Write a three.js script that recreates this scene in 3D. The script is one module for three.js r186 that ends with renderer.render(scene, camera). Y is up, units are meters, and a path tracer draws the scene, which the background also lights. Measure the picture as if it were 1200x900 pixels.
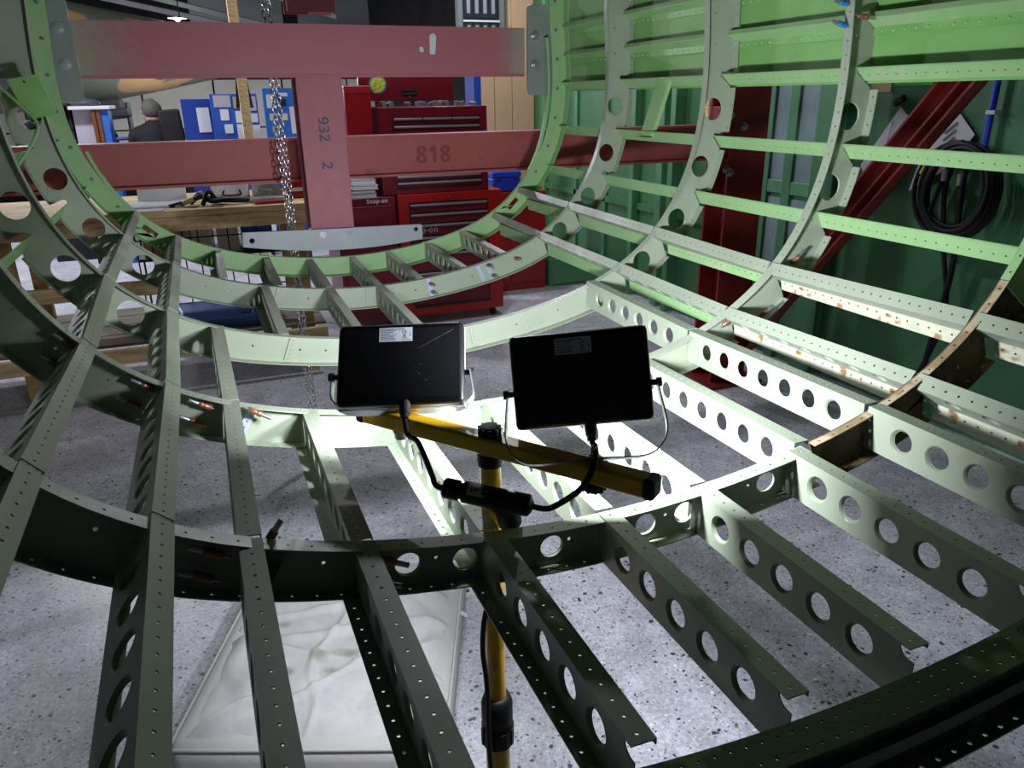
import * as THREE from 'three';
import { RoundedBoxGeometry } from 'three/addons/geometries/RoundedBoxGeometry.js';
import { mergeGeometries } from 'three/addons/utils/BufferGeometryUtils.js';
import { RectAreaLightUniformsLib } from 'three/addons/lights/RectAreaLightUniformsLib.js';
import { FontLoader } from 'three/addons/loaders/FontLoader.js';
import { TextGeometry } from 'three/addons/geometries/TextGeometry.js';
import { MarchingCubes } from 'three/addons/objects/MarchingCubes.js';

// ---------------------------------------------------------------- camera, light, exposure
const S = 1.25;                       // everything below is authored at 0.8 scale and brought to metres at the end
const EYE = 1.25;
const scene = new THREE.Scene();
scene.background = new THREE.Color(0x040405);
const camera = new THREE.PerspectiveCamera(53.7, 1200 / 900, 0.03, 60);
camera.rotation.order = 'YXZ';
const D = Math.PI / 180;
camera.rotation.set(-20.764 * D, -21.581 * D, -0.855 * D);
camera.position.set(0, EYE * S, 0);
const renderer = new THREE.WebGLRenderer({ antialias: true });
renderer.toneMapping = THREE.LinearToneMapping;
renderer.toneMappingExposure = 1.25;
renderer.shadowMap.enabled = true;
RectAreaLightUniformsLib.init();
const FLOOD_R = 830, FLOOD_L = 190, FLOOD_COL = 0xeff4ff;      // the two work lights
const GLOW = 26;                                             // what the eye sees of their faces
const PENDANT = 10;                                          // the hall lamp and the added fill lamps (candela)

// ---------------------------------------------------------------- helpers
const V = (x, y, z) => new THREE.Vector3(x, y, z);
let seed = 7;
const rnd = () => { seed = (seed * 1664525 + 1013904223) >>> 0; return seed / 4294967296; };
const used = {};
function numbered(n) { const k = used[n] || 0; used[n] = k + 1; return k ? n + '_' + String(k).padStart(3, '0') : n; }
function tag(o, label, category, group) {
  if (label) o.userData.label = label;
  if (category) o.userData.category = category;
  if (group) o.userData.group = group;
  return o;
}
function thing(name, [x, y, z], label, category, group) {
  const o = new THREE.Group(); o.name = numbered(name); o.position.set(x, y, z); scene.add(o);
  return tag(o, label, category, group);
}
function prep(g) {
  if (g.index) g = g.toNonIndexed();
  for (const k of Object.keys(g.attributes)) if (!['position', 'normal', 'uv', 'color'].includes(k)) g.deleteAttribute(k);
  if (!g.attributes.normal) g.computeVertexNormals();
  return g;
}
function boxUV(g) {                     // uv in authored metres by dominant normal
  const p = g.attributes.position, n = g.attributes.normal, uv = new Float32Array(p.count * 2);
  for (let i = 0; i < p.count; i += 3) {
    let ax = 0, ay = 0, az = 0;
    for (let k = 0; k < 3; k++) { ax += Math.abs(n.getX(i + k)); ay += Math.abs(n.getY(i + k)); az += Math.abs(n.getZ(i + k)); }
    for (let k = 0; k < 3; k++) {
      const j = i + k, x = p.getX(j), y = p.getY(j), z = p.getZ(j);
      const [u, v] = ax >= ay && ax >= az ? [z, y] : ay >= az ? [x, z] : [x, y];
      uv[2 * j] = u; uv[2 * j + 1] = v;
    }
  }
  g.setAttribute('uv', new THREE.BufferAttribute(uv, 2));
}
// merge world-space geometries into one named mesh under parent (positions of the parents are subtracted)
function mk(name, geos, mat, parent = scene, keepUV = false) {
  geos = (Array.isArray(geos) ? geos : [geos]).map(prep);
  const hasC = geos.every(g => g.attributes.color);
  for (const g of geos) { if (!g.attributes.uv) g.setAttribute('uv', new THREE.BufferAttribute(new Float32Array(g.attributes.position.count * 2), 2)); if (!hasC && g.attributes.color) g.deleteAttribute('color'); }
  const g = geos.length > 1 ? mergeGeometries(geos) : geos[0];
  const o = V(0, 0, 0); for (let q = parent; q && q !== scene; q = q.parent) o.add(q.position);
  if (!keepUV) boxUV(g);
  g.translate(-o.x, -o.y, -o.z);
  const m = new THREE.Mesh(g, mat); m.name = parent === scene ? numbered(name) : name;
  parent.add(m); return m;
}
function struct(name, geos, mat, parent = scene) { const m = mk(name, geos, mat, parent); m.userData.kind = 'structure'; return m; }
function place(g, x, y, z, rx = 0, ry = 0, rz = 0) {
  g.applyMatrix4(new THREE.Matrix4().makeRotationFromEuler(new THREE.Euler(rx, ry, rz, 'YXZ'))); g.translate(x, y, z); return g;
}
const box = (w, h, d, x, y, z, rx = 0, ry = 0, rz = 0) => place(new THREE.BoxGeometry(w, h, d), x, y, z, rx, ry, rz);
const rbox = (w, h, d, r, x, y, z, rx = 0, ry = 0, rz = 0, s = 2) => place(new RoundedBoxGeometry(w, h, d, s, r), x, y, z, rx, ry, rz);
const span = (x0, x1, y0, y1, z0, z1, r = 0) => r ? rbox(x1 - x0, y1 - y0, z1 - z0, r, (x0 + x1) / 2, (y0 + y1) / 2, (z0 + z1) / 2) : box(x1 - x0, y1 - y0, z1 - z0, (x0 + x1) / 2, (y0 + y1) / 2, (z0 + z1) / 2);
function along(g, a, b) {               // geometry built along +y, base at 0, unit taken as given length
  const d = b.clone().sub(a), q = new THREE.Quaternion().setFromUnitVectors(V(0, 1, 0), d.clone().normalize());
  g.applyQuaternion(q); g.translate(a.x, a.y, a.z); return g;
}
function rod(a, b, r, seg = 14, r2 = r) { const L = a.distanceTo(b); const g = new THREE.CylinderGeometry(r2, r, L, seg); g.translate(0, L / 2, 0); return along(g, a, b); }
function lathe(pts, a, b, seg = 20) { return along(new THREE.LatheGeometry(pts.map(p => new THREE.Vector2(p[0], p[1])), seg), a, b); }
function tube(pts, r, seg = 40, rad = 8, closed = false) { return new THREE.TubeGeometry(new THREE.CatmullRomCurve3(pts, closed, 'catmullrom', 0.5), seg, r, rad, closed); }
// plain slab: origin o, spans u*len, v*w, n*th
function slab(o, u, v, n, len, w, th) {
  const g = new THREE.BoxGeometry(1, 1, 1); g.translate(0.5, 0.5, 0.5);
  g.applyMatrix4(new THREE.Matrix4().makeBasis(u.clone().multiplyScalar(len), v.clone().multiplyScalar(w), n.clone().multiplyScalar(th)));
  if (new THREE.Matrix4().makeBasis(u, v, n).determinant() < 0) flip(g);
  g.translate(o.x, o.y, o.z); return g;
}
function flip(g) { if (g.index) { const a = g.index.array; for (let i = 0; i < a.length; i += 3) { const t = a[i]; a[i] = a[i + 2]; a[i + 2] = t; } } return g; }
// perforated sheet strip. map(s,w,t)->Vector3; s in [0,len], one hole per cell
function perf(map, len, w, th, pitch, hr, hw = 0.5, sz = len) {
  const n = Math.max(1, Math.round(sz / pitch)), pos = [], K = 8;
  const q = (a, b, c, d) => pos.push(a, b, c, a, c, d);
  for (let i = 0; i < n; i++) {
    const s0 = len * i / n, s1 = len * (i + 1) / n, sc = (s0 + s1) / 2, sr = hr * len / sz;
    const O = [[s1, w * hw], [s1, w], [sc, w], [s0, w], [s0, w * hw], [s0, 0], [sc, 0], [s1, 0]];
    const I = []; for (let k = 0; k < K; k++) { const a = k / K * 2 * Math.PI; I.push([sc + sr * Math.cos(a), w * hw + hr * Math.sin(a)]); }
    for (const [t, f] of [[0, 0], [th, 1]]) for (let k = 0; k < K; k++) {
      const k2 = (k + 1) % K, A = map(O[k][0], O[k][1], t), B = map(O[k2][0], O[k2][1], t), C = map(I[k2][0], I[k2][1], t), E = map(I[k][0], I[k][1], t);
      f ? q(A, B, C, E) : q(A, E, C, B);
    }
    for (let k = 0; k < K; k++) { const k2 = (k + 1) % K; q(map(...I[k], 0), map(...I[k], th), map(...I[k2], th), map(...I[k2], 0)); }
    q(map(s0, 0, 0), map(s1, 0, 0), map(s1, 0, th), map(s0, 0, th)); q(map(s1, w, 0), map(s0, w, 0), map(s0, w, th), map(s1, w, th));
    if (i === 0) q(map(s0, 0, th), map(s0, w, th), map(s0, w, 0), map(s0, 0, 0));
    if (i === n - 1) q(map(s1, 0, 0), map(s1, w, 0), map(s1, w, th), map(s1, 0, th));
  }
  const g = new THREE.BufferGeometry(); g.setFromPoints(pos); g.computeVertexNormals(); return g;
}
const perfFlat = (o, u, v, n, len, w, th, pitch, hr, hw) => perf((s, a, t) => o.clone().addScaledVector(u, s).addScaledVector(v, a).addScaledVector(n, t), len, w, th, pitch, hr, hw);

// ---------------------------------------------------------------- procedural materials
function vnoise(N, cells, sd) {         // tileable value noise, N x N
  let s = sd; const r = () => { s = (s * 1664525 + 1013904223) >>> 0; return s / 4294967296; };
  const g = Array.from({ length: cells * cells }, r), out = new Float32Array(N * N), sm = t => t * t * (3 - 2 * t);
  for (let y = 0; y < N; y++) for (let x = 0; x < N; x++) {
    const fx = x / N * cells, fy = y / N * cells, x0 = fx | 0, y0 = fy | 0, tx = sm(fx - x0), ty = sm(fy - y0), x1 = (x0 + 1) % cells, y1 = (y0 + 1) % cells;
    out[y * N + x] = (g[y0 * cells + x0] * (1 - tx) + g[y0 * cells + x1] * tx) * (1 - ty) + (g[y1 * cells + x0] * (1 - tx) + g[y1 * cells + x1] * tx) * ty;
  }
  return out;
}
function dataTex(N, fn, srgb = true, rep = 1) {
  const d = new Uint8Array(N * N * 4);
  for (let i = 0; i < N * N; i++) { const c = fn(i, i % N, (i / N) | 0); for (let k = 0; k < 3; k++) d[4 * i + k] = Math.max(0, Math.min(255, c[k])); d[4 * i + 3] = 255; }
  const t = new THREE.DataTexture(d, N, N); t.wrapS = t.wrapT = THREE.RepeatWrapping; t.magFilter = THREE.LinearFilter; t.minFilter = THREE.LinearMipmapLinearFilter; t.generateMipmaps = true;
  if (srgb) t.colorSpace = THREE.SRGBColorSpace; t.repeat.set(rep, rep); t.needsUpdate = true; return t;
}
const hex = h => [(h >> 16) & 255, (h >> 8) & 255, h & 255];
const nA = vnoise(256, 6, 11), nB = vnoise(256, 24, 12), nC = vnoise(256, 90, 13);
const nz = i => (nA[i] - 0.5) * 0.5 + (nB[i] - 0.5) * 0.32 + (nC[i] - 0.5) * 0.18;
function mottled(h, amp, rep, stain) {
  const c = hex(h), s = stain ? hex(stain[0]) : null;
  return dataTex(256, i => { const k = 1 + amp * nz(i); let o = c.map(v => v * k); if (s) { const m = Math.max(0, Math.min(1, (nA[i] * 0.6 + nB[i] * 0.4 - stain[1]) * stain[2])); o = o.map((v, q) => v * (1 - m) + s[q] * m); } return o; }, true, rep);
}
const bumpTex = dataTex(256, i => { const v = 128 + 110 * (nB[i] - 0.5 + nC[i] - 0.5); return [v, v, v]; }, false, 6);
const roughTex = dataTex(256, i => { const v = 205 + 90 * nz(i); return [v, v, v]; }, false, 2);
const std = (o) => new THREE.MeshStandardMaterial(o);
const plain = (h, rough = 0.6, metal = 0) => std({ color: h, roughness: rough, metalness: metal });
const M = {
  primer: std({ map: mottled(0x9ca791, 0.05, 2), roughness: 0.5, roughnessMap: roughTex, bumpMap: bumpTex, bumpScale: 0.0001 }),
  zinc: std({ map: mottled(0x9bc487, 0.07, 2, [0xa8c092, 0.62, 5]), roughness: 0.52, bumpMap: bumpTex, bumpScale: 0.00015 }),
  zincSkin: std({ map: mottled(0x82b869, 0.07, 1.2, [0x94bd80, 0.6, 5]), roughness: 0.42, bumpMap: bumpTex, bumpScale: 0.0002 }),
  old: std({ map: mottled(0xc6c9ae, 0.16, 5, [0x8d6a45, 0.62, 7]), roughness: 0.55, bumpMap: bumpTex, bumpScale: 0.0005 }),
  rusty: std({ map: mottled(0x9a8663, 0.3, 6, [0xb9a98a, 0.52, 6]), roughness: 0.6, bumpMap: bumpTex, bumpScale: 0.0005 }),
  rustyDark: std({ map: mottled(0x5e4e36, 0.35, 6, [0x7d6a48, 0.58, 6]), roughness: 0.7, bumpMap: bumpTex, bumpScale: 0.0005 }),
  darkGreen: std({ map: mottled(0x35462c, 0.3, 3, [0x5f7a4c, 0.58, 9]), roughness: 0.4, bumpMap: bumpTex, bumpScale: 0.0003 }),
  bluePlate: plain(0xb4bdd8, 0.45, 0.2),
  alu: std({ color: 0xb7bcc2, roughness: 0.42, metalness: 0.6, roughnessMap: roughTex }),
  plateSilver: std({ map: mottled(0xaab0b6, 0.08, 2), roughness: 0.42, bumpMap: bumpTex, bumpScale: 0.0002 }),
  greyPaint: std({ map: mottled(0x8c968e, 0.08, 2), roughness: 0.45, bumpMap: bumpTex, bumpScale: 0.0002 }),
  steel: plain(0xc4c6c9, 0.28, 0.9), zincSteel: plain(0xb9bcc0, 0.35, 0.85), chrome: plain(0xd8dade, 0.18, 1),
  copper: plain(0xa6725a, 0.4, 0.6), black: plain(0x0c0c0e, 0.6), rubber: plain(0x111113, 0.62), blackSatin: plain(0x101013, 0.32),
  pink: std({ map: mottled(0xb0666f, 0.12, 1.5, [0xb47680, 0.66, 4]), roughness: 0.55, bumpMap: bumpTex, bumpScale: 0.0003 }),
  oxide: std({ map: mottled(0xb05a55, 0.1, 1.2, [0x8c4642, 0.62, 4]), roughness: 0.55, bumpMap: bumpTex, bumpScale: 0.0003 }),
  maroon: std({ map: mottled(0x862828, 0.2, 1.5), roughness: 0.4, bumpMap: bumpTex, bumpScale: 0.0004 }),
  yellow: std({ map: mottled(0xf3be1c, 0.08, 3, [0xb98a1c, 0.72, 6]), roughness: 0.34 }),
  wallGreen: std({ map: mottled(0x457f55, 0.16, 0.7), roughness: 0.42, bumpMap: bumpTex, bumpScale: 0.0006 }),
  wallGreenLight: std({ map: mottled(0x5a9468, 0.16, 0.8), roughness: 0.4 }),
  pane: std({ map: mottled(0x839a9d, 0.14, 1.5), roughness: 0.25 }),
  tan: std({ map: mottled(0xd8b391, 0.06, 1), roughness: 0.6 }), cladGrey: plain(0x7d8387, 0.55, 0.2),
  red: plain(0x9c1420, 0.3), redDark: plain(0x741322, 0.32), redFlame: plain(0xb21d14, 0.28), drawerDark: plain(0x3a0a0c, 0.4),
  blue: plain(0x1d3f9e, 0.5), blueBoard: plain(0x2458b8, 0.75), blueBright: plain(0x2471d0, 0.7), blueCase: plain(0x2a44c8, 0.35),
  white: plain(0xdcdde0, 0.6), paper: plain(0xe4e5ea, 0.85), offwhite: plain(0xd9d9ca, 0.8), lilac: plain(0xb8b2c0, 0.6),
  wood: null, woodDark: null, dark: plain(0x16161a, 0.7), darkGrey: plain(0x34363a, 0.6), skinTone: plain(0xb98a70, 0.6), hair: plain(0x5b5652, 0.8), jacket: plain(0x0d0e14, 0.8),
  brown: plain(0x7a4a2c, 0.5), lime: plain(0x4cc42c, 0.5), buff: plain(0xb8a878, 0.7), camo: null, ceiling: plain(0x0c0c0e, 0.9), purlin: plain(0x8c8f90, 0.6),
  bulb: std({ color: 0xffffff, emissive: 0xfff6e6, emissiveIntensity: 20 }),
  flood: std({ color: 0xffffff, emissive: FLOOD_COL, emissiveIntensity: GLOW }),
};
const woodTex = (h) => { const c = hex(h); return dataTex(256, (i, x, y) => { const g = Math.sin((y / 256 * 14 + nA[i] * 3.2) * 2 * Math.PI); const k = 1 + 0.045 * g + 0.16 * (nC[(y * 256 + (x >> 4)) % 65536] - 0.5) + 0.15 * (nA[i] - 0.5); return c.map(v => v * k); }, true, 1.6); };
M.wood = std({ map: woodTex(0xdcc08a), roughness: 0.7 });
M.woodDark = std({ map: woodTex(0xa98a58), roughness: 0.75 });
M.woodGrey = std({ map: woodTex(0x8d877c), roughness: 0.8 });
function canvasTex(w, h, draw) { const c = document.createElement('canvas'); c.width = w; c.height = h; draw(c.getContext('2d'), w, h); const t = new THREE.CanvasTexture(c); t.colorSpace = THREE.SRGBColorSpace; return t; }
const font = await new FontLoader().loadAsync('fonts/droid/droid_sans_bold.typeface.json');
function text(str, size, depth, x, y, z, rx = 0, ry = 0, rz = 0) {
  const g = new TextGeometry(str, { font, size, depth, curveSegments: 5, bevelEnabled: false }); g.computeBoundingBox(); const b = g.boundingBox;
  g.translate(-(b.min.x + b.max.x) / 2, -(b.min.y + b.max.y) / 2, 0); return place(g, x, y, z, rx, ry, rz);
}
// ---------------------------------------------------------------- the hall
// epoxy floor with colour flakes; one texture tile is 1.6 authored metres
function floorMaps() {
  const N = 2048, d = new Float32Array(N * N * 3), b = new Float32Array(N * N).fill(128);
  const a = vnoise(N, 5, 31), f = vnoise(N, 260, 32), m = vnoise(N, 34, 33);
  for (let i = 0; i < N * N; i++) { const k = 1 + 0.12 * (a[i] - 0.5) + 0.14 * (m[i] - 0.5) + 0.2 * (f[i] - 0.5); d[3 * i] = 200 * k; d[3 * i + 1] = 200 * k; d[3 * i + 2] = 210 * k; }
  let s = 99; const r = () => { s = (s * 1664525 + 1013904223) >>> 0; return s / 4294967296; };
  const chip = (n, r0, r1, col, al, h) => {
    for (let q = 0; q < n; q++) {
      const cx = r() * N, cy = r() * N, R = r0 + (r1 - r0) * r() ** 2, e = 0.5 + 0.5 * r(), an = r() * 6.28, ca = Math.cos(an), sa = Math.sin(an), k = 0.8 + 0.4 * r();
      for (let y = -R | 0; y <= R; y++) for (let x = -R | 0; x <= R; x++) {
        const u = (x * ca + y * sa) / R, v = (-x * sa + y * ca) / (R * e); if (Math.abs(u) ** 1.6 + Math.abs(v) ** 1.6 > 1) continue;
        const i = ((cy + y + N) | 0) % N * N + ((cx + x + N) | 0) % N; for (let c = 0; c < 3; c++) d[3 * i + c] = d[3 * i + c] * (1 - al) + col[c] * k * al; b[i] += h;
      }
    }
  };
  chip(26000, 1.5, 4, [240, 240, 246], 0.5, 25); chip(10000, 1.3, 4, [84, 82, 86], 0.7, 18); chip(1600, 3, 8, [52, 50, 54], 0.85, 20);
  chip(900, 2, 7, [128, 96, 70], 0.8, 15); chip(900, 2, 6, [240, 240, 245], 0.9, 30); chip(4, 6, 10, [150, 112, 66], 0.8, 15);
  return [dataTex(N, i => [d[3 * i], d[3 * i + 1], d[3 * i + 2]], true, 1 / 1.6), dataTex(N, i => [b[i], b[i], b[i]], false, 1 / 1.6)];
}
const [flMap, flBump] = floorMaps();
M.floor = std({ map: flMap, bumpMap: flBump, bumpScale: 0.0012, roughness: 0.36 });
M.concrete = std({ map: mottled(0x5c5856, 0.35, 0.8, [0x473f38, 0.55, 4]), roughness: 0.8, bumpMap: bumpTex, bumpScale: 0.001 });
const WX = 2.6;                                           // face of the right wall
struct('floor', [span(-9, WX + 0.2, -0.2, 0, -12.2, 3.2)], M.floor);
struct('ceiling', [span(-9.2, WX + 0.2, 3.4, 3.6, -12.2, 3.2)], M.ceiling);
const wr = struct('wall_right', [span(WX, WX + 0.2, 0, 3.4, -6.2, 3.2)], M.wallGreen);
struct('wall_right_far', [span(WX, WX + 0.2, 0, 3.4, -12.2, -6.2)], M.ceiling);
struct('wall_left', [span(-9.2, -9, 0, 3.4, -12.2, 3.2)], M.cladGrey);
struct('wall_front', [span(-9.2, WX + 0.2, 0, 3.4, 3, 3.2)], M.cladGrey);
const wb = struct('wall_back', [span(-9.2, WX + 0.2, 0, 3.4, -12.2, -12)], M.ceiling);
// white lining panels low on the back wall, each its own sheet with a dark joint
for (let i = 0; i < 7; i++) for (let j = 0; j < 2; j++) mk('panel', span(-3.3 + i * 0.92, -3.3 + i * 0.92 + 0.895, 0.2 + j * 0.7, 0.2 + j * 0.7 + (j ? 0.62 : 0.68), -12, -11.97), M.offwhite, wb);
for (let i = 0; i < 3; i++) mk('panel', span(0.2 + i * 1.4, 0.2 + i * 1.4 + 1.2, 2.1, 3.3, -12, -11.96), M.cladGrey, wb);
// tan lining wall that closes the corner behind the tool chests
const wt = struct('wall_tan', [span(2.14, WX, 0, 3.4, -6.2, -6)], M.tan);
for (const [a, b] of [[2.145, 2.255], [2.26, 2.405], [2.41, 2.595]]) mk('board', span(a, b, 0, 3.3, -6, -5.985, 0.004), M.tan, wt);
struct('trim_1', [span(2.085, 2.14, 0, 3.4, -6.2, -5.98)], M.blue);
// boards and studs on the green wall
for (const [z, w, t] of [[-5.75, .05, .03], [-5.2, .04, .02], [-4.75, .04, .02], [-4.34, .05, .05], [-4.02, .07, .05], [-3.87, .05, .07], [-3.42, .06, .04]]) mk('stud', span(WX - t, WX, 0, 3.2, z - w / 2, z + w / 2, 0.004), M.wallGreenLight, wr);
mk('board', span(WX - 0.02, WX, 0.56, 0.6, -5.9, -3.4), M.wallGreen, wr);
// green panelled door with pale panes
{
  const d = struct('door_1', [span(WX - 0.03, WX, 0, 1.75, -3.34, -2.62, 0.004)], M.wallGreen);
  const Z = [-3.3, -3.05, -2.97, -2.72];
  for (const [y0, y1] of [[0.86, 1.34], [0.3, 0.78]]) for (const [z0, z1] of [[-3.06, -2.94], [-2.9, -2.76]]) mk('pane', span(WX - 0.036, WX - 0.028, y0, y1, z0, z1), M.pane, d);
  for (const [z0, z1] of [[-3.33, -3.05], [-2.95, -2.89], [-2.77, -2.63]]) mk('door_frame', span(WX - 0.05, WX - 0.02, 0, 1.72, z0, z1, 0.004), M.wallGreen, d);
  for (const y of [0.04, 0.8, 1.36]) mk('door_frame', span(WX - 0.047, WX - 0.02, y, y + 0.06, -3.33, -2.63, 0.004), M.wallGreenLight, d);
}
// roof purlins seen top left
for (const [x0, y0, z0, x1, y1, z1] of [[-1.6, 2.42, -9.6, 0.55, 1.98, -9.4], [-1.9, 2.66, -9.9, 1.0, 2.0, -9.7], [-0.3, 2.64, -9.2, 1.6, 2.05, -9.0]]) {
  const p = struct('roof_purlin', slab(V(x0, y0, z0), V(x1 - x0, y1 - y0, z1 - z0).normalize(), V(0, 0.94, 0.34).normalize(), V(0, -0.34, 0.94).normalize(), V(x1 - x0, y1 - y0, z1 - z0).length(), 0.05, 0.03), M.purlin); p.name = numbered('trim');
}

// hall lamp, also cloned for the added unseen fill lamps: a tin shade, a bulb and its light
const lampProto = new THREE.Group();
{
  const sh = [[0.012, 0.14], [0.03, 0.135], [0.05, 0.1], [0.1, 0.03], [0.105, 0.0], [0.1, 0.002], [0.096, 0.03], [0.046, 0.098]];
  mk('lamp_shade', lathe(sh, V(0, 0, 0), V(0, 1, 0), 28), M.darkGrey, lampProto);
  mk('cord', rod(V(0, 0.06, 0), V(0, 1.0, 0), 0.006, 8), M.black, lampProto);
  mk('bulb', place(new THREE.SphereGeometry(0.04, 20, 14), 0, 0.01, 0), M.bulb, lampProto);
}
const lampSpots = [[0.035, 2.1, -9.9, 'tin pendant lamp hanging lit under the dark roof at the far end', 0.7], [-3.2, 2.4, -7, 'unseen tin lamp added to fill the left side of the hall', 2], [-1.0, 2.5, -6.4, 'unseen tin lamp added as fill above the white cupboard and display boards', 1.6], [1.1, 2.7, -3.45, 'unseen tin lamp added to brighten the red tool chests', 0.55], [1.75, 2.5, -5.1, 'unseen tin lamp added to brighten the tan wall', 0.5], [0.05, 1.52, -8.7, 'low tin lamp added behind the top beam to light the camouflaged aircraft', 0.6]];  // only the far-end lamp belongs to the hall; the rest are added unseen fill
for (const [x, y, z, label, pw = 1] of lampSpots) {
  const o = lampProto.clone(); o.name = numbered('pendant_lamp'); o.position.set(x, y, z); scene.add(o); o.children[1].scale.y = 3.4 - y; tag(o, label, 'lamp', 'pendant lamps under the hall roof');
  const p = new THREE.PointLight(0xf2f4ff, PENDANT * pw, 0, 2); p.position.set(0, 0.01, 0); p.castShadow = true; p.shadow.radius = 4; o.add(p);
}
// ---------------------------------------------------------------- the fuselage skeleton (axis coordinates, frames at distances FZ)
const AX = 0.4003, AY = EYE + 0.2145;
const FZ = [2.40, 2.0143, 1.5476, 1.1522, 0.7072, 0.357];
const FR = [0.75, 0.75, 0.748, 0.7561, 0.7424, 0.742], FDX = [0, -0.0005, -0.0032, 0.006, -0.0024, 0], FDY = [0.012, 0.0058, 0.0007, -0.0063, -0.0002, 0];
const CO = [-0.12075, 0.21122, -0.28359, 0.16683, -0.06959, 0.02168];
function shp(t) { const a = Math.min(Math.abs(t), Math.PI / 2); let v = 1; for (let n = 2; n <= 7; n++) v += CO[n - 2] * Math.cos(n * a); return v; }
const rin = (k, t) => FR[k] * shp(t);
const sst = (a, b, x) => { x = Math.max(0, Math.min(1, (x - a) / (b - a))); return x * x * (3 - 2 * x); };
const fdep = t => 0.058 + 0.022 * sst(0.2, 1.25, Math.abs(t));
const W = (x, y, z) => V(x + AX, y + AY, -z);            // axis coordinates -> authored world
const ringPt = (k, t, r, z = FZ[k]) => W(FDX[k] + r * Math.sin(t), FDY[k] - r * Math.cos(t), z);
const fus = thing('aircraft_fuselage', [AX, AY - 0.78, -1.38], 'bare aircraft fuselage skeleton of pale green ring frames and perforated beams, partly skinned', 'aircraft');

// stringers on the outside: [theta, inner point, outer point] of the visible face on the right-hand side
const STR = { A: [[.74, -.177], [.762, -.196]], B: [[.732, -.31], [.752, -.333]], C: [[.69, -.433], [.705, -.459]], D: [[.606, -.541], [.612, -.569]], E: [[.507, -.616], [.510, -.646]] };
const rivets = [];
const dome = (p, n, r = 0.0028) => { const g = new THREE.SphereGeometry(r, 7, 4, 0, Math.PI * 2, 0, Math.PI / 2); rivets.push(along(g, p, p.clone().add(n))); };

// a ring frame web with lightening holes, rivet holes and stringer notches
function frameWeb(k, t0, t1, holes, notches, th = 0.0018, dep = fdep, z = FZ[k]) {
  const P = (t, r) => new THREE.Vector2(FDX[k] + r * Math.sin(t), FDY[k] - r * Math.cos(t)), pts = [], st = 1.25 * D;
  const N = Math.ceil((t1 - t0) / st);
  for (let i = 0; i <= N; i++) { const t = t0 + (t1 - t0) * i / N; pts.push(P(t, rin(k, t))); }
  const outer = []; for (let i = 0; i <= N; i++) { const t = t0 + (t1 - t0) * i / N; if (!notches.some(n => Math.abs(n[0] - t) < n[2])) outer.push([t, rin(k, t) + dep(t)]); }
  for (const [tn, rn, hw] of notches) if (tn - hw > t0 && tn + hw < t1) { const f = tn > 0 ? 1 : -1, o = [[tn - f * hw, rin(k, tn) + dep(tn)], [tn, rn], [tn + f * hw * 0.6, rn], [tn + f * hw * 0.98, rin(k, tn) + dep(tn)]]; outer.push(...o); }
  outer.sort((a, b) => b[0] - a[0]); for (const o of outer) pts.push(P(o[0], o[1]));
  const s = new THREE.Shape(pts);
  for (const [t, r, R] of holes) { const c = P(t, r), p = new THREE.Path(); p.absarc(c.x, c.y, R, 0, Math.PI * 2, true); s.holes.push(p); }
  const g = new THREE.ExtrudeGeometry(s, { depth: th, bevelEnabled: false, curveSegments: 14 });
  g.translate(AX, AY, -z - th); return g;
}
function lipsZ(k, holes) { return holes.filter(h => h[2] > 0.008).map(([t, r, R]) => { const c = ringPt(k, t, r); return lathe([[R + 0.0035, 0], [R + 0.0012, 0.0011], [R, 0.004], [R - 0.0006, 0.004]], c.clone().add(V(0, 0, 0.0002)), c.clone().add(V(0, 0, -1)), 28); }); }
const ringFlange = (k, t0, t1, rf, w, pitch, hr, th = 0.0015, z = FZ[k], dir = 1) => { const r0 = 0.75; return perf((s, a, t) => { const q = t0 + s; return ringPt(k, q, rf(q) + t, z - dir * a); }, t1 - t0, w, th, pitch, hr, 0.5, (t1 - t0) * r0); };
const NOT = k => { const o = []; for (const sgn of [1, -1]) for (const key of sgn > 0 ? ['A', 'B', 'C', 'D', 'E'] : ['A', 'B', 'C']) { const [p] = STR[key]; const t = Math.atan2(p[0], -p[1]), r = Math.hypot(p[0], p[1]) - 0.004; o.push([sgn * (t - 0.002), r, 0.0195]); } return o; };
const dg = a => a * D;
const bigHoles = (k, list, R, off = 0.036) => list.map(a => [dg(a), rin(k, dg(a)) + off + 0.006 * sst(20, 60, Math.abs(a)) - 0.004, R]);
const smallHoles = (k, list, off) => list.map(a => [dg(a), rin(k, dg(a)) + off, 0.0022]);
function frame(k, segs) {
  for (const [a0, a1, holes, mat, fl, matF] of segs) {
    const t0 = dg(a0), t1 = dg(a1);
    const f = mk('ring_frame', [frameWeb(k, t0, t1, holes, NOT(k)), ...lipsZ(k, holes)], mat, fus);
    mk('inner_flange', ringFlange(k, t0, t1, q => rin(k, q), fl || 0.016, 0.024, 0.0017), matF || mat, f);
    // outer flange, broken at the stringer notches
    const cuts = NOT(k).map(n => [n[0] - n[2] - 0.004, n[0] + n[2] + 0.004]).sort((a, b) => a[0] - b[0]); let q = t0; const gs = [];
    for (const [c0, c1] of [...cuts, [t1, t1]]) { if (c0 > q + 0.02 && q < t1) gs.push(ringFlange(k, q, Math.min(c0, t1), u => rin(k, u) + fdep(u) - 0.0015, 0.018, 0.024, 0.0018)); q = Math.max(q, c1); }
    for (const g of gs) mk('outer_flange', g, mat, f);
  }
}
const sideHoles = (k) => bigHoles(k, [71, 61.8, 52.5, 43.3, -43.3, -52.5, -61.5, -71], 0.0245);
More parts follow.
